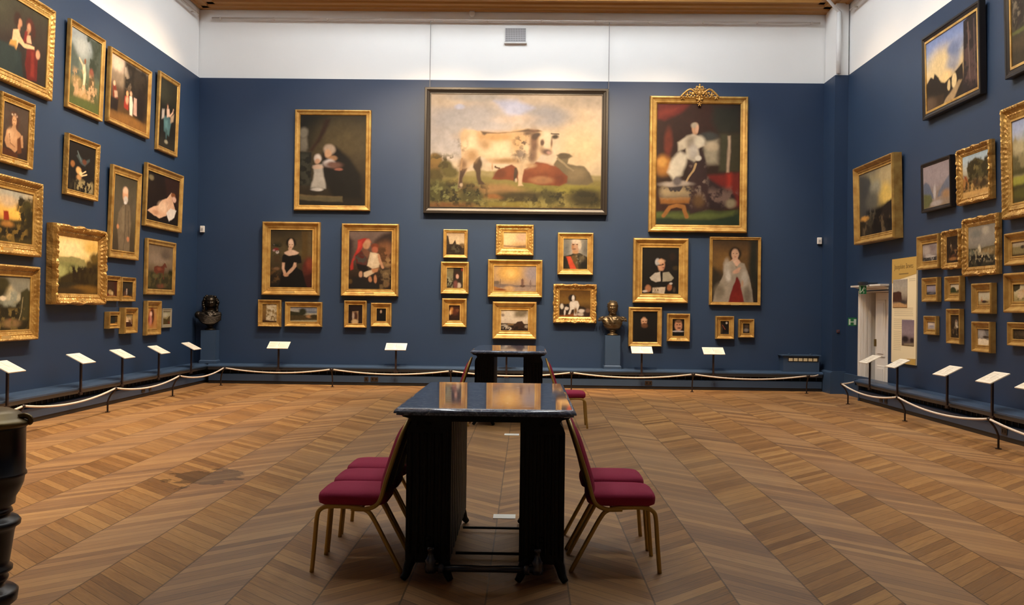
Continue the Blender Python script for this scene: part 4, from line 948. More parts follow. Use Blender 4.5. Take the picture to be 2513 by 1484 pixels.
ART['R9'] = [G('#241a10', '#2a1e12', '#2a1c10', '#30200f'), E(.34, .36, .05, .12, '#b0946c', .4), E(.36, .5, .1, .14, '#5c4428', .5), P('#4c2c18', .03, .2, .6, .8, .55, .9, .9, .2, .9), E(.7, .6, .2, .08, '#7c5834', .5), K('#1a120a', 0, .1, 1, 1, 8, .52), E(.5, .86, .3, .06, '#8a5c2c', .5)]
ART['R10'] = [G('#7c7274', '#82787a', '#8a7e78', '#6a6460', '#3a3a3c'), E(.4, .35, .4, .2, '#948a88', .7), P('#2c2c30', .03, 0, .72, .3, .68, .6, .74, 1, .7, 1, 1, 0, 1), E(.5, .8, .3, .04, '#6a6462', .5)]
ART['R11'] = [G('#b0a488', '#bcae8c', '#b8a880', '#7c6c40', '#5a4a28'), P('#2e3818', .04, .05, .5, .2, .36, .4, .4, .56, .5, .6, .7, 1, .66, 1, .8, .05, .8), E(.3, .55, .22, .2, '#2a3014', .4), E(.8, .68, .1, .1, '#54401c', .5), P('#7c6434', .03, 0, .84, 1, .8, 1, 1, 0, 1)]
ART['R12'] = [G('#b0a482', '#b8ac88', '#b4a680', '#a08a5c', '#8c6c38'), P('#9c8450', .04, 0, .66, 1, .62, 1, 1, 0, 1), E(.48, .7, .2, .08, '#33201a', .4), E(.3, .62, .06, .06, '#8c4a2c', .4), E(.3, .5, .03, .12, '#b08858', .5), E(.7, .72, .1, .03, '#54401c', .5), P('#8a6430', .03, 0, .86, 1, .84, 1, 1, 0, 1)]
ART['R13'] = [G('#b09c84', '#bcaa90', '#aa9c88', '#8c8070'), E(.4, .4, .3, .2, '#cdbc9e', .6), E(.5, .6, .3, .12, '#8c8684', .5), E(.5, .85, .4, .08, '#9c8c74', .5)]
ART['R14'] = [G('#2c2214', '#30261a', '#2a2014', '#22180f', '#2c1e10'), E(.6, .4, .14, .16, '#a89878', .4), E(.62, .52, .16, .06, '#c0b090', .4), E(.6, .28, .07, .05, '#7c5c40', .4), P('#1a130c', .03, .2, .6, .9, .56, .95, .9, .2, .9), E(.3, .7, .1, .1, '#4c3a22', .5), K('#6c5a3c', .1, .3, .9, .9, 9, .64)]
ART['R15'] = [G('#8a8478', '#928a7c', '#847c6c', '#7c705c', '#bca880', '#c8b284'), P('#6a6458', .05, .5, 0, 1, 0, 1, .45, .7, .4), E(.3, .3, .2, .2, '#a09684', .7), E(.66, .5, .22, .07, '#33281c', .4), E(.86, .5, .1, .06, '#40321f', .4), P('#d8c49a', .02, 0, .62, .6, .6, 1, .7, .7, 1, 0, 1), E(.2, .66, .05, .1, '#e0d0ac', .4)]
ART['R16'] = [G('#a09070', '#a89878', '#94845c', '#84743e', '#5a4a24', '#33240f'), P('#7c6c40', .04, 0, .4, 1, .36, 1, .8, 0, .8), E(.3, .42, .05, .1, '#33281c', .4), E(.36, .36, .03, .05, '#6a3424', .4), E(.62, .46, .05, .1, '#54381f', .4), E(.8, .42, .1, .1, '#857240', .5), P('#3a2c16', .03, 0, .86, 1, .84, 1, 1, 0, 1), N(.15, 8)]
ART['R17'] = [G('#b8aa84', '#c4b488', '#bcaa78', '#a08c54', '#8a7848'), P('#34301a', .03, 0, 0, .2, .0, .18, .3, .06, .44, 0, .4), E(.34, .5, .18, .18, '#c09464', .4), P('#3a2818', .03, .36, .3, .5, .4, .62, .62, .66, .78, .5, .8, .38, .62), E(.2, .62, .08, .2, '#c8ab7c', .5), E(.52, .72, .08, .1, '#241a12', .4), E(.72, .4, .2, .2, '#cdbb90', .6), P('#94824c', .03, 0, .86, 1, .82, 1, 1, 0, 1), K('#6c5c30', 0, .7, 1, 1, 9, .58)]
ART['R18'] = [G('#2c2214', '#30261a', '#2c2214', '#241a0f'), E(.4, .5, .2, .16, '#4c3e26', .5), E(.6, .46, .14, .06, '#6a5634', .5), K('#4a3a20', 0, .2, 1, .9, 8, .58)]

GB = 'paintings on the far wall'
GLW = 'paintings on the left wall'
GRW = 'paintings on the right wall'
LABELS = {
    'BB': 'huge landscape of a white spotted bull with cows lying down, in a dark frame',
    'B1': 'dark painting of a woman with a small child in white, left of the bull',
    'B2': 'portrait of a dark-haired woman in an off-shoulder black dress, hands clasped, gilt frame',
    'B3': 'gilt framed painting of a woman in a red headscarf carrying a child in white',
    'B4': 'small carved gilt frame with a pale stone interior, below the woman in black',
    'B5': 'small wide gilt framed landscape with trees and a hut, below the woman in black',
    'B6': 'small gilt framed dark interior with a pale lit doorway, below the red headscarf woman',
    'B7': 'small gilt framed near-black picture with a tiny pale face, below the red headscarf woman',
    'B8': 'small gilt picture of a dark ruin under yellow sky, topmost of three',
    'B9': 'small gilt framed picture of a woman by a window, middle of its column of three',
    'B10': 'small gilt framed brown firelit scene with a wide border, lowest of its column of three',
    'B11': 'small carved gilt frame with a glowing yellow seascape, straight under the bull painting',
    'B12': 'wide gilt framed misty seascape with an orange sun and sailing ships',
    'B13': 'gilt framed beach scene with a dark rock under pale clouds, just above the far table',
    'B14': 'gilt framed portrait of a white-haired man in uniform with an orange-red sash',
    'B15': 'scrolled gilt frame with a black and white spaniel and puppies, beside the bronze bust',
    'B16': 'tall gilt frame with a crest, full-length robed figure under red drapery',
    'B17': 'gilt framed portrait of an old woman in a white cap and collar against black',
    'B18': 'thin gilt framed portrait of a woman in a pale shawl over a red skirt',
    'B19': 'gilt framed portrait of a bearded man on black, right of the bronze bust',
    'B20': 'small gilt framed portrait head of a man with a white ruff collar',
    'B21': 'small gilt framed picture of a dark figure, below the woman in the pale shawl',
    'B22': 'smallest gilt frame on the far wall, furthest right of the bottom row',
    'L1': 'large painting of two figures, one in red, at the upper left edge',
    'L2': 'tall gilt framed painting of a pale figure standing in a misty wood',
    'L3': 'gilt framed painting of a group in white and red walking under dark trees',
    'L4': 'narrow tall gilt frame nearest the far corner, dark scene with turquoise drapery',
    'L5': 'gilt framed portrait of a bare-shouldered figure with a flower wreath',
    'L6': 'gilt framed nearly black painting with a bird shape and pale flowers',
    'L7': 'wide gilt framed landscape with a golden sunset and dark trees, at the left edge',
    'L8': 'heavy carved gilt frame with a stormy wooded landscape, lowest at the left edge',
    'L9': 'very deep ornate gilt frame with a golden valley landscape standing out from the wall',
    'L10': 'narrow gilt framed full-length portrait of a white-bearded man in a grey coat',
    'L11': 'gilt framed painting of a pale reclining figure against black',
    'L12': 'thin gilt framed painting of a chestnut horse standing in a field',
    'L13': 'small gilt frame, left one of a close pair beside the deep ornate frame',
    'L14': 'small gilt frame with one pale standing figure, right one of the close pair',
    'L15': 'smallest deep gilt frame on the left wall, with a near-black picture',
    'L16': 'small box-like gilt frame with a pale and red-brown interior scene',
    'L17': 'narrow gilt frame with an oval portrait of a woman in pink',
    'L18': 'small silver-grey framed landscape, nearest the dark bust',
    'R1': 'black framed painting of a bridge with two arches at dusk beside tall trees',
    'R2': 'black framed dark woodland painting at the upper right edge',
    'R3': 'large gilt framed landscape with mountains and a green meadow at the right edge',
    'R4': 'deep box-like gilt frame with a stormy sky painting, above the doorway',
    'R5': 'black framed misty mountain gorge with a waterfall',
    'R6': 'ornate gilt framed picture of a large tree by a cottage with a red roof',
    'R7': 'ornate gilt framed picture with a white sail and rough sea under grey sky',
    'R8': 'small gilt framed grey stormy seascape, just right of the tall information panel',
    'R9': 'small ornate upright gilt frame with a very dark figure scene',
    'R10': 'small gilt frame with a grey horizon seascape, upper left of the small grid',
    'R11': 'small gilt frame with a green tree against a pale sky',
    'R12': 'small gilt frame with a dark red animal on pale ground',
    'R13': 'smallest gilt frame on the right wall, with a pale cloudy picture',
    'R14': 'small narrow upright gilt frame with a white-clad figure on dark ground',
    'R15': 'small gilt frame with a pale beach and a dark boat, lowest in its column',
    'R16': 'wide small gilt frame with tiny dark riders, cut by the right edge',
    'R17': 'wide gilt frame with a brown and white horse, cut by the right edge',
    'R18': 'wide small gilt frame with a nearly black scene, lowest at the right edge',
}
PLATES = {'B1', 'B2', 'B3', 'B16', 'B17', 'B18', 'B19', 'B20', 'B5', 'L10', 'L7', 'L8', 'L5', 'L9'}
ROOTS = {}
for key in PICS:
    wl = PICS[key][0]
    lean = 0. if wl == 'b' else (math.radians(1.6) if PICS[key][2] > 2.7 else math.radians(.8))
    if key == 'L9':
        lean = 0.
    ROOTS[key] = picture(key, LABELS[key], ART[key], {'b': GB, 'l': GLW, 'r': GRW}[wl], key in PLATES, lean)

# the carved gilt crest on top of the tall robed portrait
w_, c_, cz_, pw_, ph_, pd_, pf_ = PICS['B16'][:7]
bm = bmesh.new()
rg = random.Random(4)
for (x, z, s) in ((0, .05, .17), (0, .16, .12), (0, -.08, .12), (-.13, .04, .13), (.13, .04, .13), (-.24, .01, .10), (.24, .01, .10), (-.33, -.03, .08), (.33, -.03, .08), (-.07, .12, .09), (.07, .12, .09), (0, -.17, .07)):
    scroll_ornament(bm, x, ph_ / 2 + z, -pd_ - .01, s, rg)
for sx in (-1, 1):
    tube(bm, bez([(sx * .05, -pd_ - .02, ph_ / 2 + .02), (sx * .18, -pd_ - .03, ph_ / 2 + .12), (sx * .30, -pd_ - .02, ph_ / 2 + .05), (sx * .37, -pd_ - .01, ph_ / 2 - .03)], 6), .022, 6)
obj('carved_crest', bm, M_goldo, ROOTS['B16'], smooth=True)
# ------------------------------------------------------------------ the room
struct('floor', bx(WL - .3, WR + 1.2, WF - .3, WD + .3, -.12, 0), M_floor)


def clad(bm, axis, face, out, a0, a1, gaps=()):
    """Blue cladding standing 25 mm proud of the white upper wall. face = room-side plane, out = +1/-1 away from the room."""
    def seg(a, b, z0, z1, th0, mi):
        lo, hi = sorted((face + out * th0, face + out * .22))
        if axis == 'x':
            box(bm, lo, hi, a, b, z0, z1, mi)
        else:
            box(bm, a, b, lo, hi, z0, z1, mi)
    xs = a0
    for g0, g1, gz in gaps:
        seg(xs, g0, 0, BT, 0, 0)
        seg(g0, g1, gz, BT, 0, 0)
        xs = g1
    seg(xs, a1, 0, BT, 0, 0)
    seg(a0, a1, BT, WT + .4, .025, 1)
    return bm


DY0, DY1, DZ = 16.90, 18.22, 1.93      # doorway in the right wall
struct('wall_left', clad(bmesh.new(), 'x', WL, -1, WF, WD), [M_blue, M_white])
struct('wall_back', clad(bmesh.new(), 'y', WD, 1, WL - .22, WR + .22), [M_blue, M_white])
struct('wall_right', clad(bmesh.new(), 'x', WR, 1, WF, WD, [(DY0, DY1, DZ)]), [M_blue, M_white])
struct('wall_front', bx(WL - .22, WR + .22, WF - .2, WF, 0, WT + .4), M_white)
# corner pier: blue below, white above, with its own skirting
bm = bmesh.new()
box(bm, PX, WR, PY, WD, 0, BT, 0)
box(bm, PX + .02, WR, PY + .02, WD, BT, WT, 1)
struct('pillar_right', bm, [M_blue, M_white])
bm = bmesh.new()
box(bm, PX - .05, WR, PY - .06, WD, 0, .40, 0)
prism(bm, [(PX - .05, .40), (WR, .40), (WR, .43), (PX, .43)], PY - .06, WD)
box(bm, WR - .05, WR, 17.74, PY - .06, 0, .40, 0)
struct('baseboard_right', bm, M_blue_trim)

# ceiling with a long laylight, oak cornice below
LX0, LX1, LY0, LY1 = -4.0, 3.5, 8.0, 18.0
bm = bmesh.new()
zc = WT + .16
zl = 9.3                                # coved ceiling rising from the cornice to the laylight
lo = [bm.verts.new(q) for q in ((WL, WF, zc), (WR, WF, zc), (WR, WD, zc), (WL, WD, zc))]
hi = [bm.verts.new(q) for q in ((LX0, LY0, zl), (LX1, LY0, zl), (LX1, LY1, zl), (LX0, LY1, zl))]
lo2 = [bm.verts.new(v.co + Vector((0, 0, .2))) for v in lo]
hi2 = [bm.verts.new(v.co + Vector((0, 0, .2))) for v in hi]
for k in range(4):
    n = (k + 1) % 4
    bm.faces.new((lo[k], hi[k], hi[n], lo[n]))
    bm.faces.new((lo2[k], lo2[n], hi2[n], hi2[k]))
    bm.faces.new((lo[k], lo[n], lo2[n], lo2[k]))
    bm.faces.new((hi[k], hi2[k], hi2[n], hi[n]))
# opaque panel added out of view under the glass, keeping daylight off the floor
box(bm, -2.9, 2.4, LY0 + .5, LY1 - 1.5, zl - .45, zl - .38, 1)
struct('ceiling', bm, [M_ceiling, M_white])
bm = bmesh.new()
box(bm, LX0 - .1, LX1 + .1, LY0 - .1, LY1 + .1, zl + .21, zl + .24, 0)
M_sky = emit('laylight_glass', (.88, .95, 1.0), 8.0)
w1 = struct('window_1', bm, M_sky)
bm = bmesh.new()
for i in range(4):
    x = LX0 + (LX1 - LX0) * i / 3
    box(bm, x - .05, x + .05, LY0, LY1, zl + .06, zl + .2)
for i in range(8):
    y = LY0 + (LY1 - LY0) * i / 7
    box(bm, LX0, LX1, y - .05, y + .05, zl + .06, zl + .2)
obj('glazing_bar', bm, M_white, w1)


def cornice_prof(s):
    # (distance from wall, height): stepped oak moulding under the ceiling
    return [(0, WT - .02), (.05, WT - .02), (.07, WT + .0), (.20, WT + .0), (.22, WT + .03), (.36, WT + .03), (.38, WT + .07), (.50, WT + .07), (.52, WT + .16), (0, WT + .16)]


p = cornice_prof(1)
struct('trim_1', prism(bmesh.new(), [(WD - d, z) for d, z in p], WL, WR, 'x'), M_oak)
struct('trim_2', prism(bmesh.new(), [(WL + d, z) for d, z in p], WF, WD, 'y'), M_oak)
struct('trim_3', prism(bmesh.new(), [(WR - d, z) for d, z in p], WF, WD, 'y'), M_oak)


# ------------------------------------------------------------------ boxed heating ledge round the room
def ledge_prof(f):
    """Section (distance from wall, height): ledge with moulded nose, dark slot, riser. f = depth of riser."""
    shelf = [(0, .385), (f, .385), (f + .070, .362), (f + .085, .355), (f + .085, .332), (f + .065, .325), (f + .055, .300), (f + .030, .272), (0, .272)]
    riser = [(0, .060), (f, .060), (f, .186), (f - .01, .193), (0, .193)]
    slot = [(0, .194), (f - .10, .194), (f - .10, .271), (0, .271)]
    foot = [(0, 0), (f - .012, 0), (f - .012, .059), (0, .059)]
    return shelf, riser, slot, foot


def ledge(name, mapf, a0, a1, axis, f):
    shelf, riser, slot, foot = ledge_prof(f)
    bm = bmesh.new()
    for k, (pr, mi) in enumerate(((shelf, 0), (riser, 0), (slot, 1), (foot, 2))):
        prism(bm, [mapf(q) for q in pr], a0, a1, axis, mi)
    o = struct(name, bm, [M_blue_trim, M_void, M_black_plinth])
    # grille bars across the dark slot
    bm = bmesh.new()
    n = int((a1 - a0) / .16)
    for i in range(n):
        t = a0 + (i + .5) * (a1 - a0) / n
        q0, q1 = mapf((f - .10, .1935)), mapf((f - .085, .2715))
        if axis == 'x':
            box(bm, t - .006, t + .006, q0[0], q1[0], q0[1], q1[1])
        else:
            box(bm, q0[0], q1[0], t - .006, t + .006, q0[1], q1[1])
    obj('grille_bars', bm, M_blue_trim, o)
    return o


ledge('baseboard_left', lambda q: (WL + q[0], q[1]), WF, WD - .001, 'y', .265)
ledge('baseboard_back', lambda q: (WD - q[0], q[1]), WL + .355, PX - .06, 'x', .28)
o = ledge('baseboard_near_right', lambda q: (WR - q[0], q[1]), WF, 17.66, 'y', .225)
obj('end_panel', bx(WR - .235, WR, 17.66, 17.70, 0, .27), M_blue_trim, o)
obj('shelf_end', bx(WR - .305, WR, 17.66, 17.72, .275, .384), M_blue_trim, o)

# ------------------------------------------------------------------ doorway in the right wall
d1 = bpy.data.objects.new('door_1', None)
C.objects.link(d1)
d1.location = (WR, (DY0 + DY1) / 2, 0)
d1['kind'] = 'structure'


def dpart(name, bm, m, par=None):
    o = obj(name, bm, m, par or d1)
    if par is None:
        for v in o.data.vertices:
            v.co -= Vector(d1.location)
    else:
        for v in o.data.vertices:
            v.co -= Vector(d1.location)
    return o


bm = bmesh.new()
for ya, yb in ((DY1, DY1 + .10),):
    box(bm, WR - .03, WR, ya, yb, .386, DZ + .02)
    box(bm, WR - .04, WR - .03, ya + .06, yb, .386, DZ + .02)
dpart('architrave', bm, M_white_door)
bm = bmesh.new()
box(bm, WR - .025, WR, DY0 - .0, DY1 + .10, DZ + .021, DZ + .08)
box(bm, WR - .15, WR, DY0 - .02, DY1 + .20, DZ + .08, DZ + .11)
prism(bm, [(WR, DZ + .08), (WR - .11, DZ + .08), (WR - .03, DZ + .055), (WR, DZ + .055)], DY0, DY1 + .14)
dpart('door_hood', bm, M_white_door)
bm = bmesh.new()
box(bm, WR + .001, WR + .42, DY1 - .015, DY1 + .04, 0, DZ + .04)
box(bm, WR + .001, WR + .42, DY0 - .04, DY0 + .008, 0, DZ + .04)
box(bm, WR + .001, WR + .42, DY0, DY1, DZ - .012, DZ + .04)
for k in range(2):
    box(bm, WR + .05 + k * .07, WR + .09 + k * .07, DY1 - .024, DY1 - .015, .386, DZ - .02)
dpart('reveal', bm, M_white_door)
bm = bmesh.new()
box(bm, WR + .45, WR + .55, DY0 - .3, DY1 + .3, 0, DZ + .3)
dpart('passage_shade_block', bm, M_void)  # near-black block painting the shade behind the leaf
# the door leaf, with raised panels, standing a little ajar from the far jamb
bm = bmesh.new()
y0, y1 = DY0 + .01, DY1 - .16
box(bm, WR + .19, WR + .23, y0, y1, .02, DZ - .02)
lf = dpart('door_leaf', bm, M_white_door)
for za, zb in ((.10, .62), (.78, 1.78)):
    bm = bmesh.new()
    for ya, yb in ((y0 + .09, y0 + .52), (y0 + .64, y1 - .12)):
        box(bm, WR + .172, WR + .19, ya, yb, za, zb, 0, .006)
        box(bm, WR + .160, WR + .172, ya + .05, yb - .05, za + .05, zb - .05, 0, .003)
    dpart('door_panel', bm, M_white_door, lf)
bm = bmesh.new()
box(bm, WR + .15, WR + .19, y1 - .06, y1 - .03, .95, 1.08, 0, .006)
dpart('door_handle', bm, M_brass, lf)

# emergency sign hung from the door hood, and a green sign on a wall bracket
sg = thing('exit_sign', 'small green exit sign hanging at the door hood below a dark lamp', 'sign', (5.83, 17.45, 1.975))
obj('sign_plate', bx(-.062, .062, -.006, .006, -.10, .05), M_green, sg)
bm = bmesh.new()
box(bm, -.055, -.040, -.009, -.006, -.09, .04)
tube(bm, [(.018, -.009, .026), (.018, -.009, .006)], .011, 8)
tube(bm, [(.012, -.009, 0), (-.004, -.009, -.035)], .009, 6)
tube(bm, [(-.004, -.009, -.035), (.02, -.009, -.06), (.012, -.009, -.085)], .006, 6)
tube(bm, [(-.004, -.009, -.035), (-.022, -.009, -.055), (-.032, -.009, -.07)], .006, 6)
tube(bm, [(.012, -.009, 0), (.036, -.009, -.016), (.044, -.009, .004)], .005, 6)
obj('running_figure', bm, M_greenpale, sg)
bm = bmesh.new()
box(bm, -.075, .075, -.05, .05, .052, .115, 0, .012)
obj('lamp_body', bm, M_ironpipe, sg)
obj('bracket', bx(-.02, .25, -.02, .02, .070, .10), M_ironpipe, sg)

s2 = thing('wall_sign', 'small green sign with a white H shape on the wall left of the doorway', 'sign', (6.0, 18.50, 1.38))
obj('sign_plate', bx(-.082, .075, -.005, .005, -.075, .075), M_green, s2)
bm = bmesh.new()
box(bm, -.070, -.040, -.009, -.005, -.055, .050)
box(bm, .022, .066, -.009, -.005, -.055, .050)
box(bm, -.040, .022, -.009, -.005, -.010, .006)
obj('white_symbol', bm, M_greenpale, s2)

# ------------------------------------------------------------------ tall information panel on the right wall
bn = thing('information_panel', 'tall cream information panel with two pictures and text, right of the doorway', 'information panel', (WR, 16.16, .74), -PI / 2)
BWI, BH = 1.04, 1.70
obj('board', bx(-BWI / 2, BWI / 2, -.025, -.002, 0, BH), simple('cream_panel', (.90, .77, .50), .55), bn)
bm = bmesh.new()
prism(bm, [(-BWI / 2, BH - .40), (-.1, BH - .33), (BWI / 2, BH - .27), (BWI / 2, BH), (-BWI / 2, BH)], -.0275, -.024)
obj('ochre_heading', bm, simple('ochre_print', (.56, .36, .09), .55), bn)
prism_b = prism(bmesh.new(), [(-BWI / 2 + .42, 0), (BWI / 2, 0), (BWI / 2, .10), (.2, .09)], -.0275, -.024)
obj('ochre_corner', prism_b, simple('ochre_print', (.56, .36, .09), .55), bn)


def text(body, size, loc, mat, parent, name, rot=(PI / 2, 0, 0), align='CENTER'):
    cu = bpy.data.curves.new(name, 'FONT')
    cu.body = body
    cu.size = size
    cu.align_x = align
    cu.extrude = .0008
    cu.materials.append(mat)
    o = bpy.data.objects.new(name, cu)
    C.objects.link(o)
    o.parent = parent
    bpy.context.view_layer.update()
    me = bpy.data.meshes.new_from_object(o.evaluated_get(bpy.context.evaluated_depsgraph_get()))
    bpy.data.objects.remove(o)
    o = bpy.data.objects.new(name, me)
    C.objects.link(o)
    o.parent = parent
    o.location = loc
    o.rotation_euler = rot
    return o


M_titleink = simple('brown_print', (.26, .17, .05), .6)
text('Josephine Bowes', .118, (0, -.029, BH - .17), M_titleink, bn, 'panel_title')
bm = bmesh.new()
box(bm, -.20, .20, -.029, -.027, BH - .265, BH - .245)
obj('subtitle_line', bm, M_titleink, bn)
pc = thing('x', '', '')
bpy.data.objects.remove(pc)
h1 = bpy.data.objects.new('printed_picture', None)
C.objects.link(h1)
h1.parent = bn
h1.location = (-.15, 0, 1.13)
canvas(h1, .62, .46, .030, 40, 40, [G('#9c9078', '#aca084', '#a89878', '#6c5a48', '#b8905c'), P('#4a2c1c', .02, 0, .45, .2, .44, .4, .42, .6, .46, .66, .8, 0, .8), E(.7, .82, .3, .08, '#3c342c', .5), P('#c0945c', .02, 0, .86, .5, .82, 1, .92, 1, 1, 0, 1)], 11, 'beach_picture', 1.7)
h2 = bpy.data.objects.new('printed_picture', None)
C.objects.link(h2)
h2.parent = bn
h2.location = (.20, 0, .50)
canvas(h2, .50, .41, .030, 40, 40, [G('#7c6a6c', '#8c7672', '#96807a', '#6c5a50', '#5a4a38'), E(.3, .75, .26, .12, '#2a1e1c', .4), E(.86, .78, .16, .1, '#33241f', .4), P('#8a7654', .02, .2, .92, 1, .88, 1, 1, .2, 1)], 12, 'evening_picture', 1.7)
rg = random.Random(2)
M_panelprint = simple('pale_grey_print', (.66, .56, .36), .7)
bm = bmesh.new()
for (x0, x1, za, zb) in ((-.40, .40, .74, .90), (-.42, .36, .40 + .14, .72), (-.42, -.10, .20, .52), (.22, .48, 1.30, 1.36)):
    z = zb
    while z > za + .01:
        L_ = x1 if rg.random() > .25 else x1 - rg.random() * .25
        if z < .74 and x1 > 0 and z < .53:
            break
        box(bm, x0, L_, -.0265, -.0248, z - .010, z)
        z -= .030
obj('printed_lines', bm, M_panelprint, bn)

# ------------------------------------------------------------------ fittings on the walls
def sensor(loc, label):
    t = thing('wall_sensor', label, 'sensor', loc, 0, 'white sensors on the far wall')
    obj('casing', bx(-.042, .042, -.055, 0, -.065, .065, 0, .008), M_plastic, t)
    obj('lens', bx(-.022, .022, -.060, -.055, -.03, .02), M_grille, t)


sensor((-6.50, WD - .003, 3.05), 'small white box sensor in the far left corner above the dark bust')
sensor((5.76, WD - .003, 2.96), 'small white box sensor near the right end of the far wall')
vg = thing('air_vent', 'grey square-mesh air vent high on the white wall', 'vent', (-.30, WD + .022, 6.99))
obj('vent_frame', bx(-.215, .215, -.030, 0, -.14, .14), M_white, vg)
bm = bmesh.new()
for i in range(13):
    x = -.20 + i * .40 / 12
    box(bm, x - .007, x + .007, -.038, -.030, -.13, .13)
for i in range(8):
    z = -.13 + i * .26 / 7
    box(bm, -.20, .20, -.036, -.030, z - .007, z + .007)
obj('mesh_bars', bm, M_grille, vg)
obj('backing', bx(-.2, .2, -.032, -.030, -.13, .13), simple('vent_shadow', (.16, .155, .155), .8), vg)
obj('sill', bx(-.225, .225, -.05, 0, -.17, -.15), M_plastic, vg)
cm = thing('ceiling_camera', 'small white dome camera under the oak cornice', 'camera', (-1.17, WD - .02, 7.40))
bm = bmesh.new()
lathe(bm, [(.001, -.06), (.03, -.055), (.05, -.03), (.055, 0), (.06, .02), (.05, .04)], 20)
obj('dome', bm, M_plastic, cm, smooth=True)
obj('base', bx(-.05, .05, -.04, .045, .03, .06), M_grille, cm)


def rail(p0, p1, n, label, inward):
    v = Vector(p1) - Vector(p0)
    t = thing('picture_rail', label, 'picture rail', p0, 0, 'hanging rails on the white walls')
    bm = tube(bmesh.new(), [(0, 0, 0), tuple(v)], .020, 10)
    obj('rod', bm, M_rail, t, smooth=True)
    for i in range(n):
        q = v * ((i + .15) / (n - .7))
        e = q + Vector(inward) * -.08
        bm = tube(bmesh.new(), [tuple(q), tuple(e)], .014, 8)
        bmesh.ops.create_uvsphere(bm, u_segments=8, v_segments=6, radius=.028, matrix=Matrix.Translation(q))
        obj('rail_bracket', bm, M_rail, t)


rail((-6.36, WD - .055, 7.26), (5.72, WD - .055, 7.26), 12, 'thin pale hanging rail along the top of the far white wall', (0, -1, 0))
rail((WL + .055, 5.0, 7.26), (WL + .055, 19.55, 7.26), 12, 'thin pale hanging rail along the top of the left white wall', (1, 0, 0))
rail((WR - .055, 5.0, 7.26), (WR - .055, 18.9, 7.26), 12, 'thin pale hanging rail along the top of the right white wall', (-1, 0, 0))
for x, lab in ((-1.99, 'left'), (1.56, 'right')):
    bm = tube(bmesh.new(), [(x, WD - .055, 7.24), (x, WD - .055, 6.1), (x, WD - .05, 5.86)], .006, 6)
    tag(obj('hanging_wire', bm, simple('steel_wire', (.20, .19, .19), .4, metal=.3)), f'thin wire from the rail down to the {lab} corner of the bull painting', 'wire', 'picture wires')
bm = tube(bmesh.new(), bez([(5.52, 18.80, 7.75), (5.53, 18.82, 7.52), (5.66, 18.95, 7.42), (5.88, PY - .03, 7.28)], 8), .030, 10)
tube(bm, [(5.88, PY - .028, 7.28), (5.88, PY - .028, BT + .02)], .045, 10)
tag(obj('downpipe', bm, M_pipewhite, smooth=True), 'white pipe running down the front of the corner pier', 'pipe')

cp = thing('call_point', 'tiny dull red call point on the corner pier', 'alarm button', (5.93, PY + .003, 1.19))
obj('casing', bx(-.028, .028, -.02, 0, -.028, .028, 0, .005), simple('dull_red_plastic', (.11, .035, .028), .5), cp)
obj('button', bx(-.012, .012, -.024, -.02, -.012, .012), M_blue_trim, cp)

# heater casing on the ledge in the far right corner
hb = thing('convector_cabinet', 'low dark blue cabinet with a row of cream tags in the far right corner', 'cabinet', (5.37, 19.565, .386))
obj('case', bx(-.36, .34, 0, .282, 0, .30), M_blue_trim, hb)
obj('lid', bx(-.40, .37, -.04, .283, .302, .325, 0, .006), M_blue_trim, hb)
obj('knob', tube(bmesh.new(), [(-.22, .1, .325), (-.22, .1, .35)], .03, 10), M_blue_trim, hb)
obj('knob', tube(bmesh.new(), [(.20, .1, .325), (.20, .1, .35)], .03, 10), M_blue_trim, hb)
obj('tag_rail', bx(-.27, .32, -.006, .0, .195, .275), M_socket, hb)
for i in range(6):
    x = -.255 + i * .095
    obj('tag', bx(x, x + .075, -.012, -.006, .205, .262), simple('cream_tag', (.70, .60, .38), .5), hb)


def socket(loc, rz, w, label):
    t = thing('wall_socket', label, 'socket', loc, rz, 'brown sockets along the ledge')
    obj('plate', bx(-w / 2, w / 2, -.012, -.001, -.043, .043, 0, .004), M_socket, t)
    bm = bmesh.new()
    n = 1 if w < .1 else 2
    for i in range(n):
        cx = (i - (n - 1) / 2) * .066
        box(bm, cx - .012, cx + .012, -.015, -.012, -.02, .02)
    obj('rocker_switch', bm, M_iron, t)


fy = WD - .28
socket((-3.14, fy, .125), 0, .08, 'small square brown socket below the far ledge, left of the far table')
socket((-2.98, fy, .125), 0, .145, 'double brown socket below the far ledge, left of the far table')
socket((2.39, fy, .125), 0, .14, 'double brown socket below the far ledge, right of the pedestal')
fx = WL + .265
socket((fx, 16.45, .125), PI / 2, .14, 'first brown socket on the left ledge riser')
socket((fx, 16.75, .125), PI / 2, .09, 'second brown socket on the left ledge riser, further back')
fx = WR - .225
socket((fx, 16.55, .125), -PI / 2, .14, 'brown socket on the right ledge riser, further from the camera')
socket((fx, 16.33, .125), -PI / 2, .12, 'brown socket on the right ledge riser, nearer the camera')
socket((fx, 12.3, .125), -PI / 2, .14, 'dark socket on the right ledge riser beside a rope post')


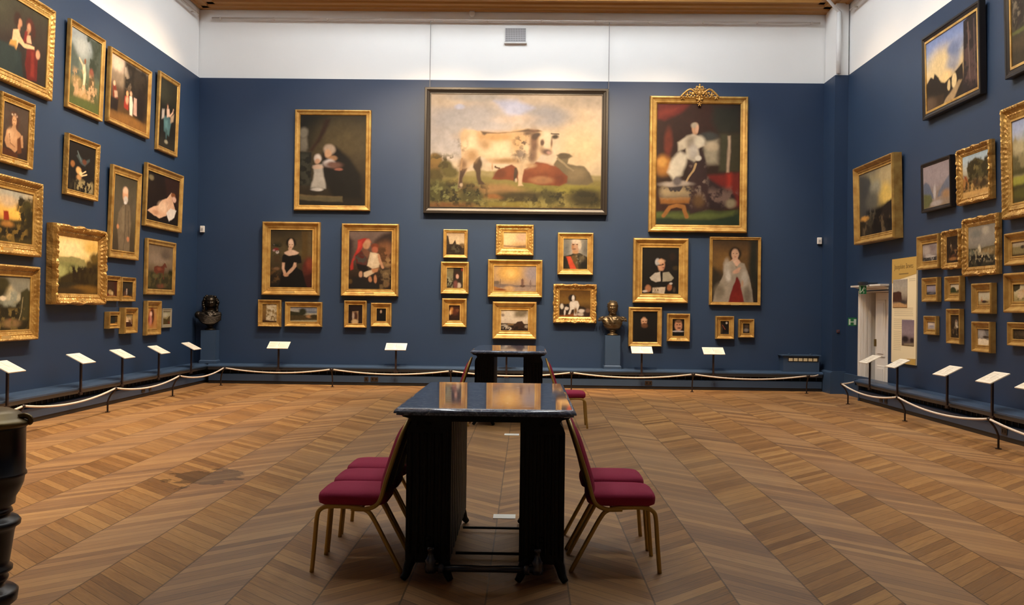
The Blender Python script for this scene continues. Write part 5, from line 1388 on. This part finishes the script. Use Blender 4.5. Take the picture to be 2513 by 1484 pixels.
# ------------------------------------------------------------------ label stands on the ledge
def make_stand():
    t = thing('label_stand', '', 'label stand')
    obj('post', bx(-.017, .017, -.012, .012, -.095, .375), M_post, t)
    obj('foot', bx(-.045, .045, -.014, .016, -.10, -.06, 0, .004), M_post, t)
    b = obj('label_board', bx(-.205, .205, -.135, .135, -.006, .006), M_board, t, loc=(0, -.0, .41), rot=(math.radians(27), 0, 0))
    b['label'] = 'white sloping label board'
    bm = bmesh.new()
    rg = random.Random(5)
    for cx in (-.10, .10):
        y = .10
        while y > -.10:
            L_ = .05 + rg.random() * .035
            box(bm, cx - .085, cx - .085 + L_ * 2, y - .003, y, .006, .0072)
            y -= .016 if rg.random() > .2 else .034
    obj('printed_text', bm, simple('faint_print', (.60, .53, .41), .7), b)
    obj('fold_mark', bx(-.004, .002, -.03, .10, .006, .0075), M_ink, b)
    obj('bracket', bx(-.05, .05, -.02, .02, .365, .39), M_post, t)
    return t


stand0 = make_stand()
stands = []
LG, BG, RG_ = 'label stands along the left ledge', 'label stands along the far ledge', 'label stands along the right ledge'
for y, lab in ((11.92, 'white sloping label stand at the far left edge of the picture, above the black pedestal'), (13.90, 'white sloping label stand below the deep ornate gilt frame'),
               (15.33, 'white sloping label stand third along the left ledge, below two tiny gilt frames'), (16.86, 'white sloping label stand below the oval portrait'), (18.50, 'white sloping label stand just in front of the dark bust pedestal')):
    stands.append((WL + .370, y, PI / 2, lab, LG))
for x, lab in ((-4.85, 'white sloping label stand below the woman in black'), (-2.55, 'white sloping label stand midway between the left portraits and the far table'),
               (-.39, 'label stand hidden behind the far table, only its post showing'), (2.24, 'white sloping label stand overlapping the bearded man portrait'), (3.63, 'white sloping label stand below the woman in the pale shawl')):
    stands.append((x, WD - .385, 0, lab, BG))
for y, lab in ((16.82, 'white sloping label stand in front of the doorway'), (15.57, 'white sloping label stand in front of the information panel'), (13.73, 'white sloping label stand third along the right ledge, below the beach picture'),
               (12.41, 'white sloping label stand second from the right edge'), (11.40, 'white sloping label stand cut by the right edge of the picture')):
    stands.append((WR - .330, y, -PI / 2, lab, RG_))
for i, (x, y, rz, lab, g) in enumerate(stands):
    if i == 0:
        o = stand0
        o.location, o.rotation_euler = (x, y, .36), (0, 0, rz)
        o['label'], o['group'] = lab, g
    else:
        dup(stand0, (x, y, .29 if 'hidden' in lab else .36), rz, lab, g)


# ------------------------------------------------------------------ low rope barrier
def make_post():
    t = thing('rope_post', '', 'rope post')
    pts = bez([(0, 0, .004), (0, 0, .09), (0, -.004, .16), (0, -.045, .25), (0, -.10, .315), (0, -.11, .335)], 6)
    obj('pole', tube(bmesh.new(), pts, .0125, 10), M_post, t, smooth=True)
    obj('foot', tube(bmesh.new(), [(0, 0, 0), (0, 0, .008)], .035, 16), M_post, t)
    bm = bmesh.new()
    bmesh.ops.create_uvsphere(bm, u_segments=10, v_segments=8, radius=.024, matrix=Matrix.Translation((0, -.11, .340)))
    tube(bm, [(-.03, -.11, .340), (.03, -.11, .340)], .015, 10)
    obj('rope_holder', bm, M_post, t, smooth=True)
    return t


post0 = make_post()
LBX, RBX, BBY = WL + .67, WR - .63, WD - .78
posts = []
for y, lab in ((6.3, None), (8.9, None), (11.5, 'brown rope post by the left edge, half behind the black pedestal'), (14.1, 'brown rope post on the left, third from the corner'), (16.7, 'brown rope post on the left, next to the corner one')):
    posts.append((LBX, y, PI / 2, lab, 'l'))
posts.append((-5.85, BBY - .02, PI / 4, 'brown rope post in the far left corner', 'c'))
for x, lab in ((-3.71, 'brown rope post on the far side, left of the far table'), (-1.44, 'brown rope post on the far side beside the left far chair'), (.86, 'brown rope post on the far side just right of the far chair'),
               (3.16, 'brown rope post on the far side below the pale shawl portrait'), (5.33, 'brown rope post in front of the dark blue cabinet')):
    posts.append((x, BBY, 0, lab, 'b'))
for y, lab in ((17.0, 'brown rope post where the right rope turns to the pier'), (14.45, 'brown rope post on the right, second from the pier'), (11.6, 'brown rope post on the right, nearest the camera in view'), (8.8, None)):
    posts.append((RBX, y, -PI / 2, lab, 'r'))
tips = []
first = True
for x, y, rz, lab, g in posts:
    tip = Vector((x, y, .340)) + Matrix.Rotation(rz, 3, 'Z') @ Vector((0, -.11, 0))
    tips.append((g, tip))
    if lab is None:
        continue
    if first:
        post0.location, post0.rotation_euler = (x, y, 0), (0, 0, rz)
        post0['label'], post0['group'] = lab, 'rope barrier posts'
        first = False
    else:
        dup(post0, (x, y, 0), rz, lab, 'rope barrier posts')


def rope(a, b, sag, label):
    a, b = Vector(a), Vector(b)
    d = (b - a).normalized()
    a2, b2 = a + d * .036, b - d * .036
    n = 22
    pts = []
    for i in range(n + 1):
        t = i / n
        p = a2.lerp(b2, t)
        p.z -= sag * 4 * t * (1 - t)
        pts.append(p)
    tag(obj('barrier_rope', tube(bmesh.new(), pts, .0135, 8), M_rope, smooth=True), label, 'rope', 'cream barrier ropes')


ropelabs = {
    (1, 2): 'cream rope running out of the picture at the left edge', (2, 3): 'cream rope on the left, longest-looking one behind the black pedestal',
    (3, 4): 'cream rope on the left between its third and second posts from the corner', (4, 5): 'cream rope on the left ending at the corner post',
    (5, 6): 'cream rope on the far side starting at the left corner post', (6, 7): 'cream rope on the far side just left of the far table', (7, 8): 'cream rope passing behind the far table',
    (8, 9): 'cream rope on the far side below the bronze bust', (9, 10): 'cream rope on the far side below the pale shawl portrait', (11, 12): 'cream rope on the right hanging in front of the doorway',
    (12, 13): 'cream rope on the right, the full span nearest the camera', (13, 14): 'cream rope leaving the picture at the right edge'}
for (i, j), lab in ropelabs.items():
    rope(tips[i][1], tips[j][1], .085 if tips[i][0] != 'b' and tips[j][0] != 'b' else .075, lab)
rope(tips[10][1], (5.66, WD - .42, .335), .012, 'short cream rope end tied to the ledge at the corner pier')
rope(tips[11][1], (5.745, 17.60, .335), .006, 'short cream rope end tied to the right ledge end')

# white notices lying on the floor under the tables
for (x, y, lab, s) in ((-.15, 7.43, 'white paper square on the floor under the near table', .165), (-.17, 12.25, 'white paper square on the floor before the far table', .18)):
    tag(obj('floor_notice', bx(x - s / 2, x + s / 2, y - s * .45, y + s * .45, .0, .004), M_paper), lab, 'paper notice', 'paper squares on the floor')
# ------------------------------------------------------------------ marble topped radiator tables
TX = -.225


def section_outline(side):
    """End view of one radiator section (x, z); side = -1 left radiator, +1 right one: the outer top corner is shouldered."""
    o, i = .45, .195
    pts = [(i, .115), (i + .03, .10), (o - .03, .10), (o, .115), (o, .845), (o - .012, .875), (o - .04, .915), (o - .045, .955), (i, .955)]
    return [(side * x, z) for x, z in pts]


def make_table():
    t = thing('radiator_table', '', 'table')
    # slab: moulded edge in three steps
    L0, L1 = 0., 1.98
    steps = [(.476, .950, .020), (.490, .953, .006), (.490, .962, .006), (.504, .964, -.006)] + [(.504 - .022 * (1 - math.cos(q * PI / 16)), .968 + .022 * math.sin(q * PI / 16), -.006 + .024 * (1 - math.cos(q * PI / 16))) for q in range(0, 8)] + [(.480, .992, .020)]
    bm = bmesh.new()
    rings = []
    for hx, z, dy in steps:
        rings.append([bm.verts.new(q) for q in ((-hx, L0 + dy, z), (hx, L0 + dy, z), (hx, L1 - dy, z), (-hx, L1 - dy, z))])
    for a in range(len(rings) - 1):
        for k in range(4):
            bm.faces.new((rings[a][k], rings[a][(k + 1) % 4], rings[a + 1][(k + 1) % 4], rings[a + 1][k]))
    bm.faces.new(rings[0][::-1])
    bm.faces.new(rings[-1])
    o = obj('marble_top', bm, M_marble, t)
    for f in o.data.polygons:
        f.use_smooth = abs(f.normal.z) < .97 and f.center.z > .966
    # two bearers under the slab
    for ya in (.14, 1.70):
        obj('top_bearer', prism(bmesh.new(), [(-.49, .949), (-.47, .930), (-.43, .920), (-.412, .895), (-.40, .87), (-.39, .905), (.39, .905), (.40, .87), (.412, .895), (.43, .920), (.47, .930), (.49, .949)], ya, ya + .08), M_iron, t)
    nsec, pitch, y0 = 10, .155, .15
    for s in (-1, 1):
        r = bpy.data.objects.new('radiator', None)
        C.objects.link(r)
        r.parent = t
        for k in range(nsec):
            bm = bmesh.new()
            y = y0 + k * pitch
            prism(bm, section_outline(s), y + .02, y + pitch - .026)
            # raised flutes on both faces of the section
            for j in range(6):
                x = s * (.215 + j * .0425)
                for yy in (y + .02, y + pitch - .026):
                    tube(bm, [(x, yy, .15), (x, yy, .60 + .0 * j), (x, yy, .835 if j else .86)], [.011, .013, .010], 8)
            if k in (0,):
                # cast decoration at the end section
                for (dx, z, q) in ((.32, .885, .010), (.27, .20, .012), (.37, .20, .012), (.32, .24, .016)):
                    bmesh.ops.create_uvsphere(bm, u_segments=8, v_segments=6, radius=q, matrix=Matrix.Translation((s * dx, y + .014, z)))
            obj('section', bm, M_iron, r)
        # hubs joining the sections
        bm = bmesh.new()
        for z in (.20, .80):
            tube(bm, [(s * .32, y0 + .03, z), (s * .32, y0 + nsec * pitch - .03, z)], .035, 10)
        obj('joining_hub', bm, M_iron, r)
        for ya, dirn in ((y0 + .05, -1), (y0 + nsec * pitch - .05, 1)):
            for xx, sx in ((.43, 1), (.22, -1)):
                pts = bez([(s * (xx - .02 * sx), ya, .13), (s * xx, ya + dirn * .015, .085), (s * (xx + .012 * sx), ya + dirn * .035, .04), (s * (xx + .03 * sx), ya + dirn * .055, .012)], 5)
                obj('foot', tube(bmesh.new(), pts, [.034 - .015 * i / (len(pts) - 1) for i in range(len(pts))], 10), M_iron, r, smooth=True)
        bm = bmesh.new()
        lathe(bm, [(.012, .055), (.030, .06), (.034, .09), (.028, .11), (.034, .13), (.020, .15), (.014, .18), (.022, .185), (.022, .20), (.010, .205)], 16, s * .30, y0 - .035)
        tube(bm, [(s * .30, y0 - .035, .10), (s * .30, y0 + .04, .10)], .022, 10)
        obj('valve', bm, M_ironpipe, r, smooth=True)
    bm = tube(bmesh.new(), [(-.30, y0 - .035, .085), (.30, y0 - .035, .085)], .020, 14)
    for s in (-1, 1):
        tube(bm, [(s * .255, y0 - .035, .085), (s * .225, y0 - .035, .085)], .030, 14)
    obj('connecting_pipe', bm, M_ironpipe, t, smooth=True)
    for yy in (.70, 1.42):
        obj('tie_rod', tube(bmesh.new(), [(-.20, yy, .028), (.20, yy, .028)], .009, 8), M_iron, t)
    return t


tab = make_table()
tab.location = (TX, 5.50, 0)
tab['label'] = 'near table: polished blue marble top on two black cast iron radiators'
tab['group'] = 'marble topped radiator tables'
dup(tab, (TX - .01, 13.05, 0), 0, 'far table: blue marble slab on black radiators, in front of the far wall', 'marble topped radiator tables')


# ------------------------------------------------------------------ burgundy banquet chairs
def make_chair():
    t = thing('banquet_chair', '', 'chair')
    # local: +x is the front, width along y, origin on the floor below the rear feet
    for s in (-1, 1):
        y = s * .205
        front = bez([(.525, y, 0), (.510, y, .18), (.498, y, .325), (.480, y, .365), (.44, y, .383), (.36, y, .386)], 6)
        obj('front_leg', tube(bmesh.new(), front, .0132, 10), M_chairgold, t, smooth=True)
        rear = bez([(.37, y, .386), (.27, y, .380), (.215, y, .365), (.175, y, .325), (.09, y, .17), (0, y, 0)], 6)
        obj('rear_leg', tube(bmesh.new(), rear, .0132, 10), M_chairgold, t, smooth=True)
    # hooped back frame, one bent tube
    side = [(.30, .372), (.215, .372), (.155, .395), (.125, .44), (.095, .55), (.060, .66), (.030, .75)]
    pts = [(x, -.205 - .012 * math.sin(min(1, i / 5) * PI), z) for i, (x, z) in enumerate(side)]
    top = [(.005, -.165, .825), (-.012, -.09, .872), (-.017, 0, .885), (-.012, .09, .872), (.005, .165, .825)]
    pts += top + [(x, -y, z) for x, y, z in pts[::-1]]
    obj('back_frame', tube(bmesh.new(), bez(pts, 5), .0132, 10), M_chairgold, t, smooth=True)
    # padded back inside the hoop
    bm = bmesh.new()
    rows = []
    nz, ny = 18, 12
    for i in range(nz + 1):
        u = i / nz
        z = .43 + u * .438
        xb = np.interp(z, [.40, .44, .55, .66, .75, .825, .872, .89], [.150, .125, .095, .060, .030, .005, -.012, -.017])
        hw = .200 if z < .74 else .200 * math.sqrt(max(.02, 1 - ((z - .74) / .137) ** 2))
        row = []
        for side_ in (0, 1):
            rr = []
            for j in range(ny + 1):
                v = -1 + 2 * j / ny
                edge = max(0, 1 - abs(v) ** 4) * max(0., 1 - abs(2 * u - 1) ** 6)
                th = (.006 + .034 * edge) if side_ == 0 else -(.006 + .008 * edge)
                rr.append(bm.verts.new((xb + th, v * hw, z)))
            row.append(rr)
        rows.append(row)
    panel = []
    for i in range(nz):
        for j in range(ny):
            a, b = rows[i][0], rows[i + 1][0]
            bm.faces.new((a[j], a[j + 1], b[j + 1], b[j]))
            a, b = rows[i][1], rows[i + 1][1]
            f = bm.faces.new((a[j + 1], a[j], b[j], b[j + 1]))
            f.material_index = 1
        for j in (0, ny):
            q = (rows[i][0][j], rows[i + 1][0][j], rows[i + 1][1][j], rows[i][1][j])
            bm.faces.new(q if j == 0 else q[::-1])
    for i in (0, nz):
        for j in range(ny):
            q = (rows[i][0][j], rows[i][1][j], rows[i][1][j + 1], rows[i][0][j + 1])
            bm.faces.new(q if i == 0 else q[::-1])
    obj('backrest', bm, [M_burg, M_burg_shaded], t, smooth=True)
    # domed seat pad
    bm = bmesh.new()
    n = 48
    rings = []
    for k, (sc, z) in enumerate(((.90, .390), (.985, .400), (1.0, .418), (1.0, .436), (.975, .452), (.90, .463), (.70, .472), (.35, .476))):
        ring = []
        for i in range(n):
            a = 2 * PI * i / n
            e = .34
            cx = math.copysign(abs(math.cos(a)) ** e, math.cos(a))
            cy = math.copysign(abs(math.sin(a)) ** e, math.sin(a))
            ring.append(bm.verts.new((.300 + .205 * cx * sc, .222 * cy * sc, z)))
        rings.append(ring)
    for a in range(len(rings) - 1):
        for k in range(n):
            bm.faces.new((rings[a][k], rings[a][(k + 1) % n], rings[a + 1][(k + 1) % n], rings[a + 1][k]))
    bm.faces.new(rings[0][::-1])
    bm.faces.new(rings[-1])
    obj('seat', bm, M_burg, t, smooth=True)
    bm = bmesh.new()
    tube(bm, [(.46, -.205, .378), (.46, .205, .378)], .009, 8)
    tube(bm, [(.24, -.205, .376), (.24, .205, .376)], .009, 8)
    obj('seat_rail', bm, M_chairgold, t)
    return t


CG = 'burgundy banquet chairs beside the tables'
chair = make_chair()
places = [
    (TX - .485, 6.01, PI, 'burgundy chair left of the near table, nearest the camera'),
    (TX - .490, 6.50, PI, 'burgundy chair left of the near table, the middle one of three'),
    (TX - .495, 6.99, PI, 'burgundy chair left of the near table, furthest of three'),
    (TX + .500, 6.11, 0, 'burgundy chair right of the near table, nearer of two'),
    (TX + .495, 6.66, 0, 'burgundy chair right of the near table, further of two'),
    (TX - .52, 13.25, PI, 'burgundy chair left of the far table, mostly hidden'),
    (TX + .50, 13.20, 0, 'burgundy chair right of the far table'),
]
for i, (x, y, rz, lab) in enumerate(places):
    if i == 0:
        chair.location, chair.rotation_euler = (x, y, 0), (0, 0, rz)
        chair['label'], chair['group'] = lab, CG
    else:
        dup(chair, (x, y, 0), rz, lab, CG)


# ------------------------------------------------------------------ bronze busts on blue pedestals
def bust(loc, face, mat, wig, label, plab):
    pd = thing('bust_pedestal', plab, 'pedestal', loc, 0, 'blue pedestals on the far ledge')
    hgt = .655
    obj('shaft', bx(-.148, .148, -.118, .118, .07, hgt), M_blue_trim, pd)
    obj('plinth', bx(-.170, .170, -.138, .138, 0, .05), M_blue_trim, pd)
    bm = bmesh.new()
    a = [bm.verts.new(q) for q in ((-.170, -.138, .05), (.170, -.138, .05), (.170, .138, .05), (-.170, .138, .05))]
    b = [bm.verts.new(q) for q in ((-.148, -.118, .07), (.148, -.118, .07), (.148, .118, .07), (-.148, .118, .07))]
    bm.faces.new(a[::-1])
    bm.faces.new(b)
    for k in range(4):
        bm.faces.new((a[k], a[(k + 1) % 4], b[(k + 1) % 4], b[k]))
    obj('plinth_moulding', bm, M_blue_trim, pd)
    r = thing('bronze_bust', label, 'bust', (loc[0], loc[1], loc[2] + hgt), face, 'bronze busts')
    obj('socle', lathe(bmesh.new(), [(.105, 0), (.110, .012), (.092, .030), (.060, .045), (.050, .070), (.070, .085), (.075, .10), (.05, .115)], 28), mat, r, smooth=True)
    # torso, neck and head as one lofted surface; the face looks along -y
    prof = [  # z, x-radius, y-radius, y-centre
        (.100, .060, .045, 0), (.115, .112, .070, -.005), (.150, .152, .095, -.012), (.200, .178, .110, -.012), (.260, .198, .115, -.006),
        (.305, .214, .110, .0), (.332, .218, .098, .004), (.355, .200, .088, .008), (.374, .150, .078, .010), (.388, .090, .068, .010), (.405, .064, .062, .006),
        (.430, .056, .058, .0), (.450, .060, .066, -.008), (.465, .068, .082, -.014), (.485, .074, .092, -.016), (.510, .078, .098, -.012), (.540, .081, .102, -.006),
        (.570, .083, .105, -.002), (.600, .082, .104, .002), (.630, .076, .096, .006), (.655, .060, .078, .010), (.675, .036, .048, .012), (.684, .012, .016, .012)]
    zz = [q[0] for q in prof]
    nz, n = 90, 56
    bm = bmesh.new()
    rings = []
    for i in range(nz + 1):
        z = prof[0][0] + (prof[-1][0] - prof[0][0]) * i / nz
        rx, ry, cy = (float(np.interp(z, zz, [q[k] for q in prof])) for k in (1, 2, 3))
        if z > .40:
            rx *= 1.26
            ry *= 1.14
        ring = []
        for k in range(n):
            a = 2 * PI * k / n
            cx, sy = math.cos(a), math.sin(a)
            x, y = rx * cx, cy + ry * sy
            if sy < 0 and z > .44:      # the face
                def bmp(zx, zz_, wx, wz, amt):
                    return amt * math.exp(-((x - zx) / wx) ** 2 - ((z - zz_) / wz) ** 2) * min(1, -sy * 1.6)
                y -= bmp(0, .545, .013, .024, .020) + bmp(0, .528, .016, .011, .016)      # nose
                y -= bmp(0, .592, .06, .012, .008)                                       # brow
                y += bmp(-.030, .566, .018, .012, .014) + bmp(.030, .566, .018, .012, .014)  # eye sockets
                y -= bmp(-.030, .565, .010, .007, .006) + bmp(.030, .565, .010, .007, .006)  # eyeballs
                y += bmp(0, .509, .024, .003, .006)
                y -= bmp(0, .502, .022, .006, .006) + bmp(0, .516, .022, .005, .005)      # lips
                y -= bmp(0, .470, .022, .014, .012)                                      # chin
                y -= bmp(-.045, .540, .022, .02, .006) + bmp(.045, .540, .022, .02, .006)
            if .20 < z < .37:           # folds of the coat
                y -= .012 * math.sin(x * 46 + z * 30) * max(0, -sy) + (.016 if abs(x) < .03 + (z - .2) * .3 and sy < 0 else 0)
                x *= 1 + .03 * math.sin(z * 90 + a * 3)
            ring.append(bm.verts.new((x, y, z)))
        rings.append(ring)
    for i in range(nz):
        for k in range(n):
            bm.faces.new((rings[i][k], rings[i][(k + 1) % n], rings[i + 1][(k + 1) % n], rings[i + 1][k]))
    bm.faces.new(rings[0][::-1])
    bm.faces.new(rings[-1])
    obj('figure', bm, mat, r, smooth=True)
    rg = random.Random(8 if wig else 3)
    bm = bmesh.new()

    def curl(x, y, z, q):
        bmesh.ops.create_uvsphere(bm, u_segments=8, v_segments=6, radius=q, matrix=Matrix.Translation((x, y, z)))
    if wig:
        for s in (-1, 1):
            for k in range(26):
                u = k / 25
                z = .655 - u * .27
                w = .070 + .045 * math.sin(min(1, u * 1.5) * PI * .75)
                curl(s * (w + .018 + rg.uniform(-.008, .008)), .02 + rg.uniform(-.05, .03), z, .030 + rg.uniform(-.005, .008))
        for k in range(26):
            a = rg.uniform(0, PI)
            curl(.075 * math.cos(a), .04 + .06 * math.sin(a), rg.uniform(.50, .67), .034)
        obj('curled_wig', bm, mat, r, smooth=True)
        bm = bmesh.new()
        for k in range(7):
            pts = bez([(-.27 + k * .012, -.02 - k * .012, .34 - k * .022), (-.12, -.125 - k * .004, .30 - k * .026), (.05, -.13, .25 - k * .02), (.20, -.07, .24 - k * .012 + .05)], 6)
            tube(bm, pts, .018, 8)
        bmesh.ops.create_uvsphere(bm, u_segments=14, v_segments=10, radius=1, matrix=Matrix.Translation((-.225, -.01, .30)) @ Matrix.Diagonal((.075, .085, .075, 1)))
        obj('drapery', bm, mat, r, smooth=True)
    else:
        for k in range(70):
            a, u = rg.uniform(-.35, PI + .35), rg.uniform(0, 1)
            z = .565 + .115 * u
            q = math.sqrt(max(.05, 1 - ((z - .575) / .115) ** 2))
            curl(.100 * q * math.cos(a), .004 + .112 * q * math.sin(a), z, .014)
        obj('cropped_hair', bm, mat, r, smooth=True)
        bm = bmesh.new()
        for k in range(46):
            x, z = rg.uniform(-.055, .055), rg.uniform(.425, .500)
            curl(x, -.122 + abs(x) * .7 + (.50 - z) * .28, z, .013)
        obj('beard', bm, mat, r, smooth=True)
        bm = bmesh.new()
        for s in (-1, 1):
            bmesh.ops.create_uvsphere(bm, u_segments=14, v_segments=8, radius=1, matrix=Matrix.Translation((s * .212, .0, .345)) @ Matrix.Rotation(s * .35, 4, 'Y') @ Matrix.Diagonal((.062, .066, .030, 1)))
            for k in range(12):
                a = 2 * PI * k / 12
                tube(bm, [(s * .215 + .050 * math.cos(a), .055 * math.sin(a), .335), (s * .222 + .056 * math.cos(a), .060 * math.sin(a), .275)], .009, 6)
        obj('epaulette', bm, mat, r, smooth=True)
    return r


bust((-6.28, 19.705, .3855), math.radians(16), M_bronze, True, 'dark bronze bust with a long curled wig and drapery, in the far left corner', 'plain blue pedestal under the dark bust in the far left corner')
bust((1.685, 19.705, .3855), math.radians(-4), M_bronze2, False, 'worn bronze bust of a bearded man with epaulettes, right of the far table', 'plain blue pedestal under the bearded bronze bust')

# ------------------------------------------------------------------ black turned pedestal at the left edge
pt = thing('turned_pedestal', 'black lacquered turned pedestal with a tarnished brass cap, at the left edge', 'pedestal', (-2.318, 4.14, -.0))
obj('column', lathe(bmesh.new(), [(.26, 0), (.265, .03), (.25, .06), (.20, .09), (.165, .13), (.150, .20), (.155, .27), (.185, .295), (.190, .335), (.178, .345), (.140, .355), (.133, .365), (.150, .385), (.152, .395),
                                  (.140, .410), (.142, .417), (.166, .424), (.167, .436), (.152, .446), (.156, .47), (.172, .59), (.178, .605), (.194, .614), (.196, .628), (.186, .640), (.156, .648), (.152, .660), (.164, .668), (.160, .680), (.152, .690), (.172, .702), (.175, .730),
                                  (.190, .755), (.204, .79), (.208, .818), (.216, .824), (.214, .834), (.2095, .840), (.2095, 1.02), (.214, 1.026)], 64), M_ebony, pt, smooth=True)
cap = obj('brass_cap', lathe(bmesh.new(), [(.214, 1.0265), (.232, 1.035), (.236, 1.050), (.224, 1.058), (.20, 1.066), (.185, 1.085), (.150, 1.098), (.08, 1.104), (.01, 1.105)], 64), M_brass, pt, smooth=True)
cap['label'] = 'tarnished brass cap'
for a in (.1, PI / 2 + .1, PI + .1, 3 * PI / 2 + .1):
    bm = bmesh.new()
    pts = bez([(.19, 0, 1.068), (.215, 0, 1.074), (.236, 0, 1.066), (.240, 0, 1.050), (.232, 0, 1.044)], 5)
    M4 = Matrix.Rotation(a, 3, 'Z')
    tube(bm, [M4 @ Vector(p) for p in pts], .012, 8)
    obj('scroll_handle', bm, M_brass, cap, smooth=True)

# ------------------------------------------------------------------ light
def spot(name, loc, tgt, power, size, col=(1., .70, .40), blend=.7, r=.10):
    l = bpy.data.lights.new(name, 'SPOT')
    l.energy = power
    l.color = col
    l.spot_size = math.radians(size)
    l.spot_blend = blend
    l.shadow_soft_size = r
    o = bpy.data.objects.new(name, l)
    C.objects.link(o)
    o.location = loc
    d = Vector(tgt) - Vector(loc)
    o.rotation_euler = d.to_track_quat('-Z', 'Y').to_euler()
    return o


WARM = (1., .725, .44)
for y in (5.5, 8.5, 11.5, 14.5, 17.2):
    spot('track_spot', (-2.9, y, 7.5), (WL, y, 2.1), 1060, 92, WARM)
    spot('track_spot', (2.4, y, 7.5), (WR, y, 2.1), 440, 92, WARM)
for x, pw in ((-3.6, 380), (-1.7, 1750), (.4, 2100), (2.5, 1150)):
    spot('track_spot', (x, 15.4, 7.5), (x, WD, 2.9), pw, 66, WARM)

w = bpy.data.worlds.new('gallery_world')
scene.world = w
w.use_nodes = True
w.node_tree.nodes['Background'].inputs[0].default_value = (.5, .6, .8, 1)
w.node_tree.nodes['Background'].inputs[1].default_value = .05

# ------------------------------------------------------------------ camera: 35 mm lens, eye height, tipped by a hair
cam = bpy.data.cameras.new('camera')
cam.sensor_width = 36
cam.lens = 2450 / 2513 * 36
cam.clip_end = 100
co = bpy.data.objects.new('camera', cam)
C.objects.link(co)
Rv, Uv, Fv = Vector((0.999803, 0.015189, 0.012739)), Vector((-0.01265, -0.005963, 0.999902)), Vector((-0.015263, 0.999867, 0.00577))
M = Matrix((Rv, Uv, -Fv)).transposed().to_4x4()
M.translation = Vector((0, 0, CAM_H))
co.matrix_world = M
scene.camera = co

scene.view_settings.view_transform = 'Standard'
scene.view_settings.look = 'None'
scene.view_settings.gamma = 1
scene.view_settings.use_curve_mapping = False
scene.view_settings.exposure = 0.0
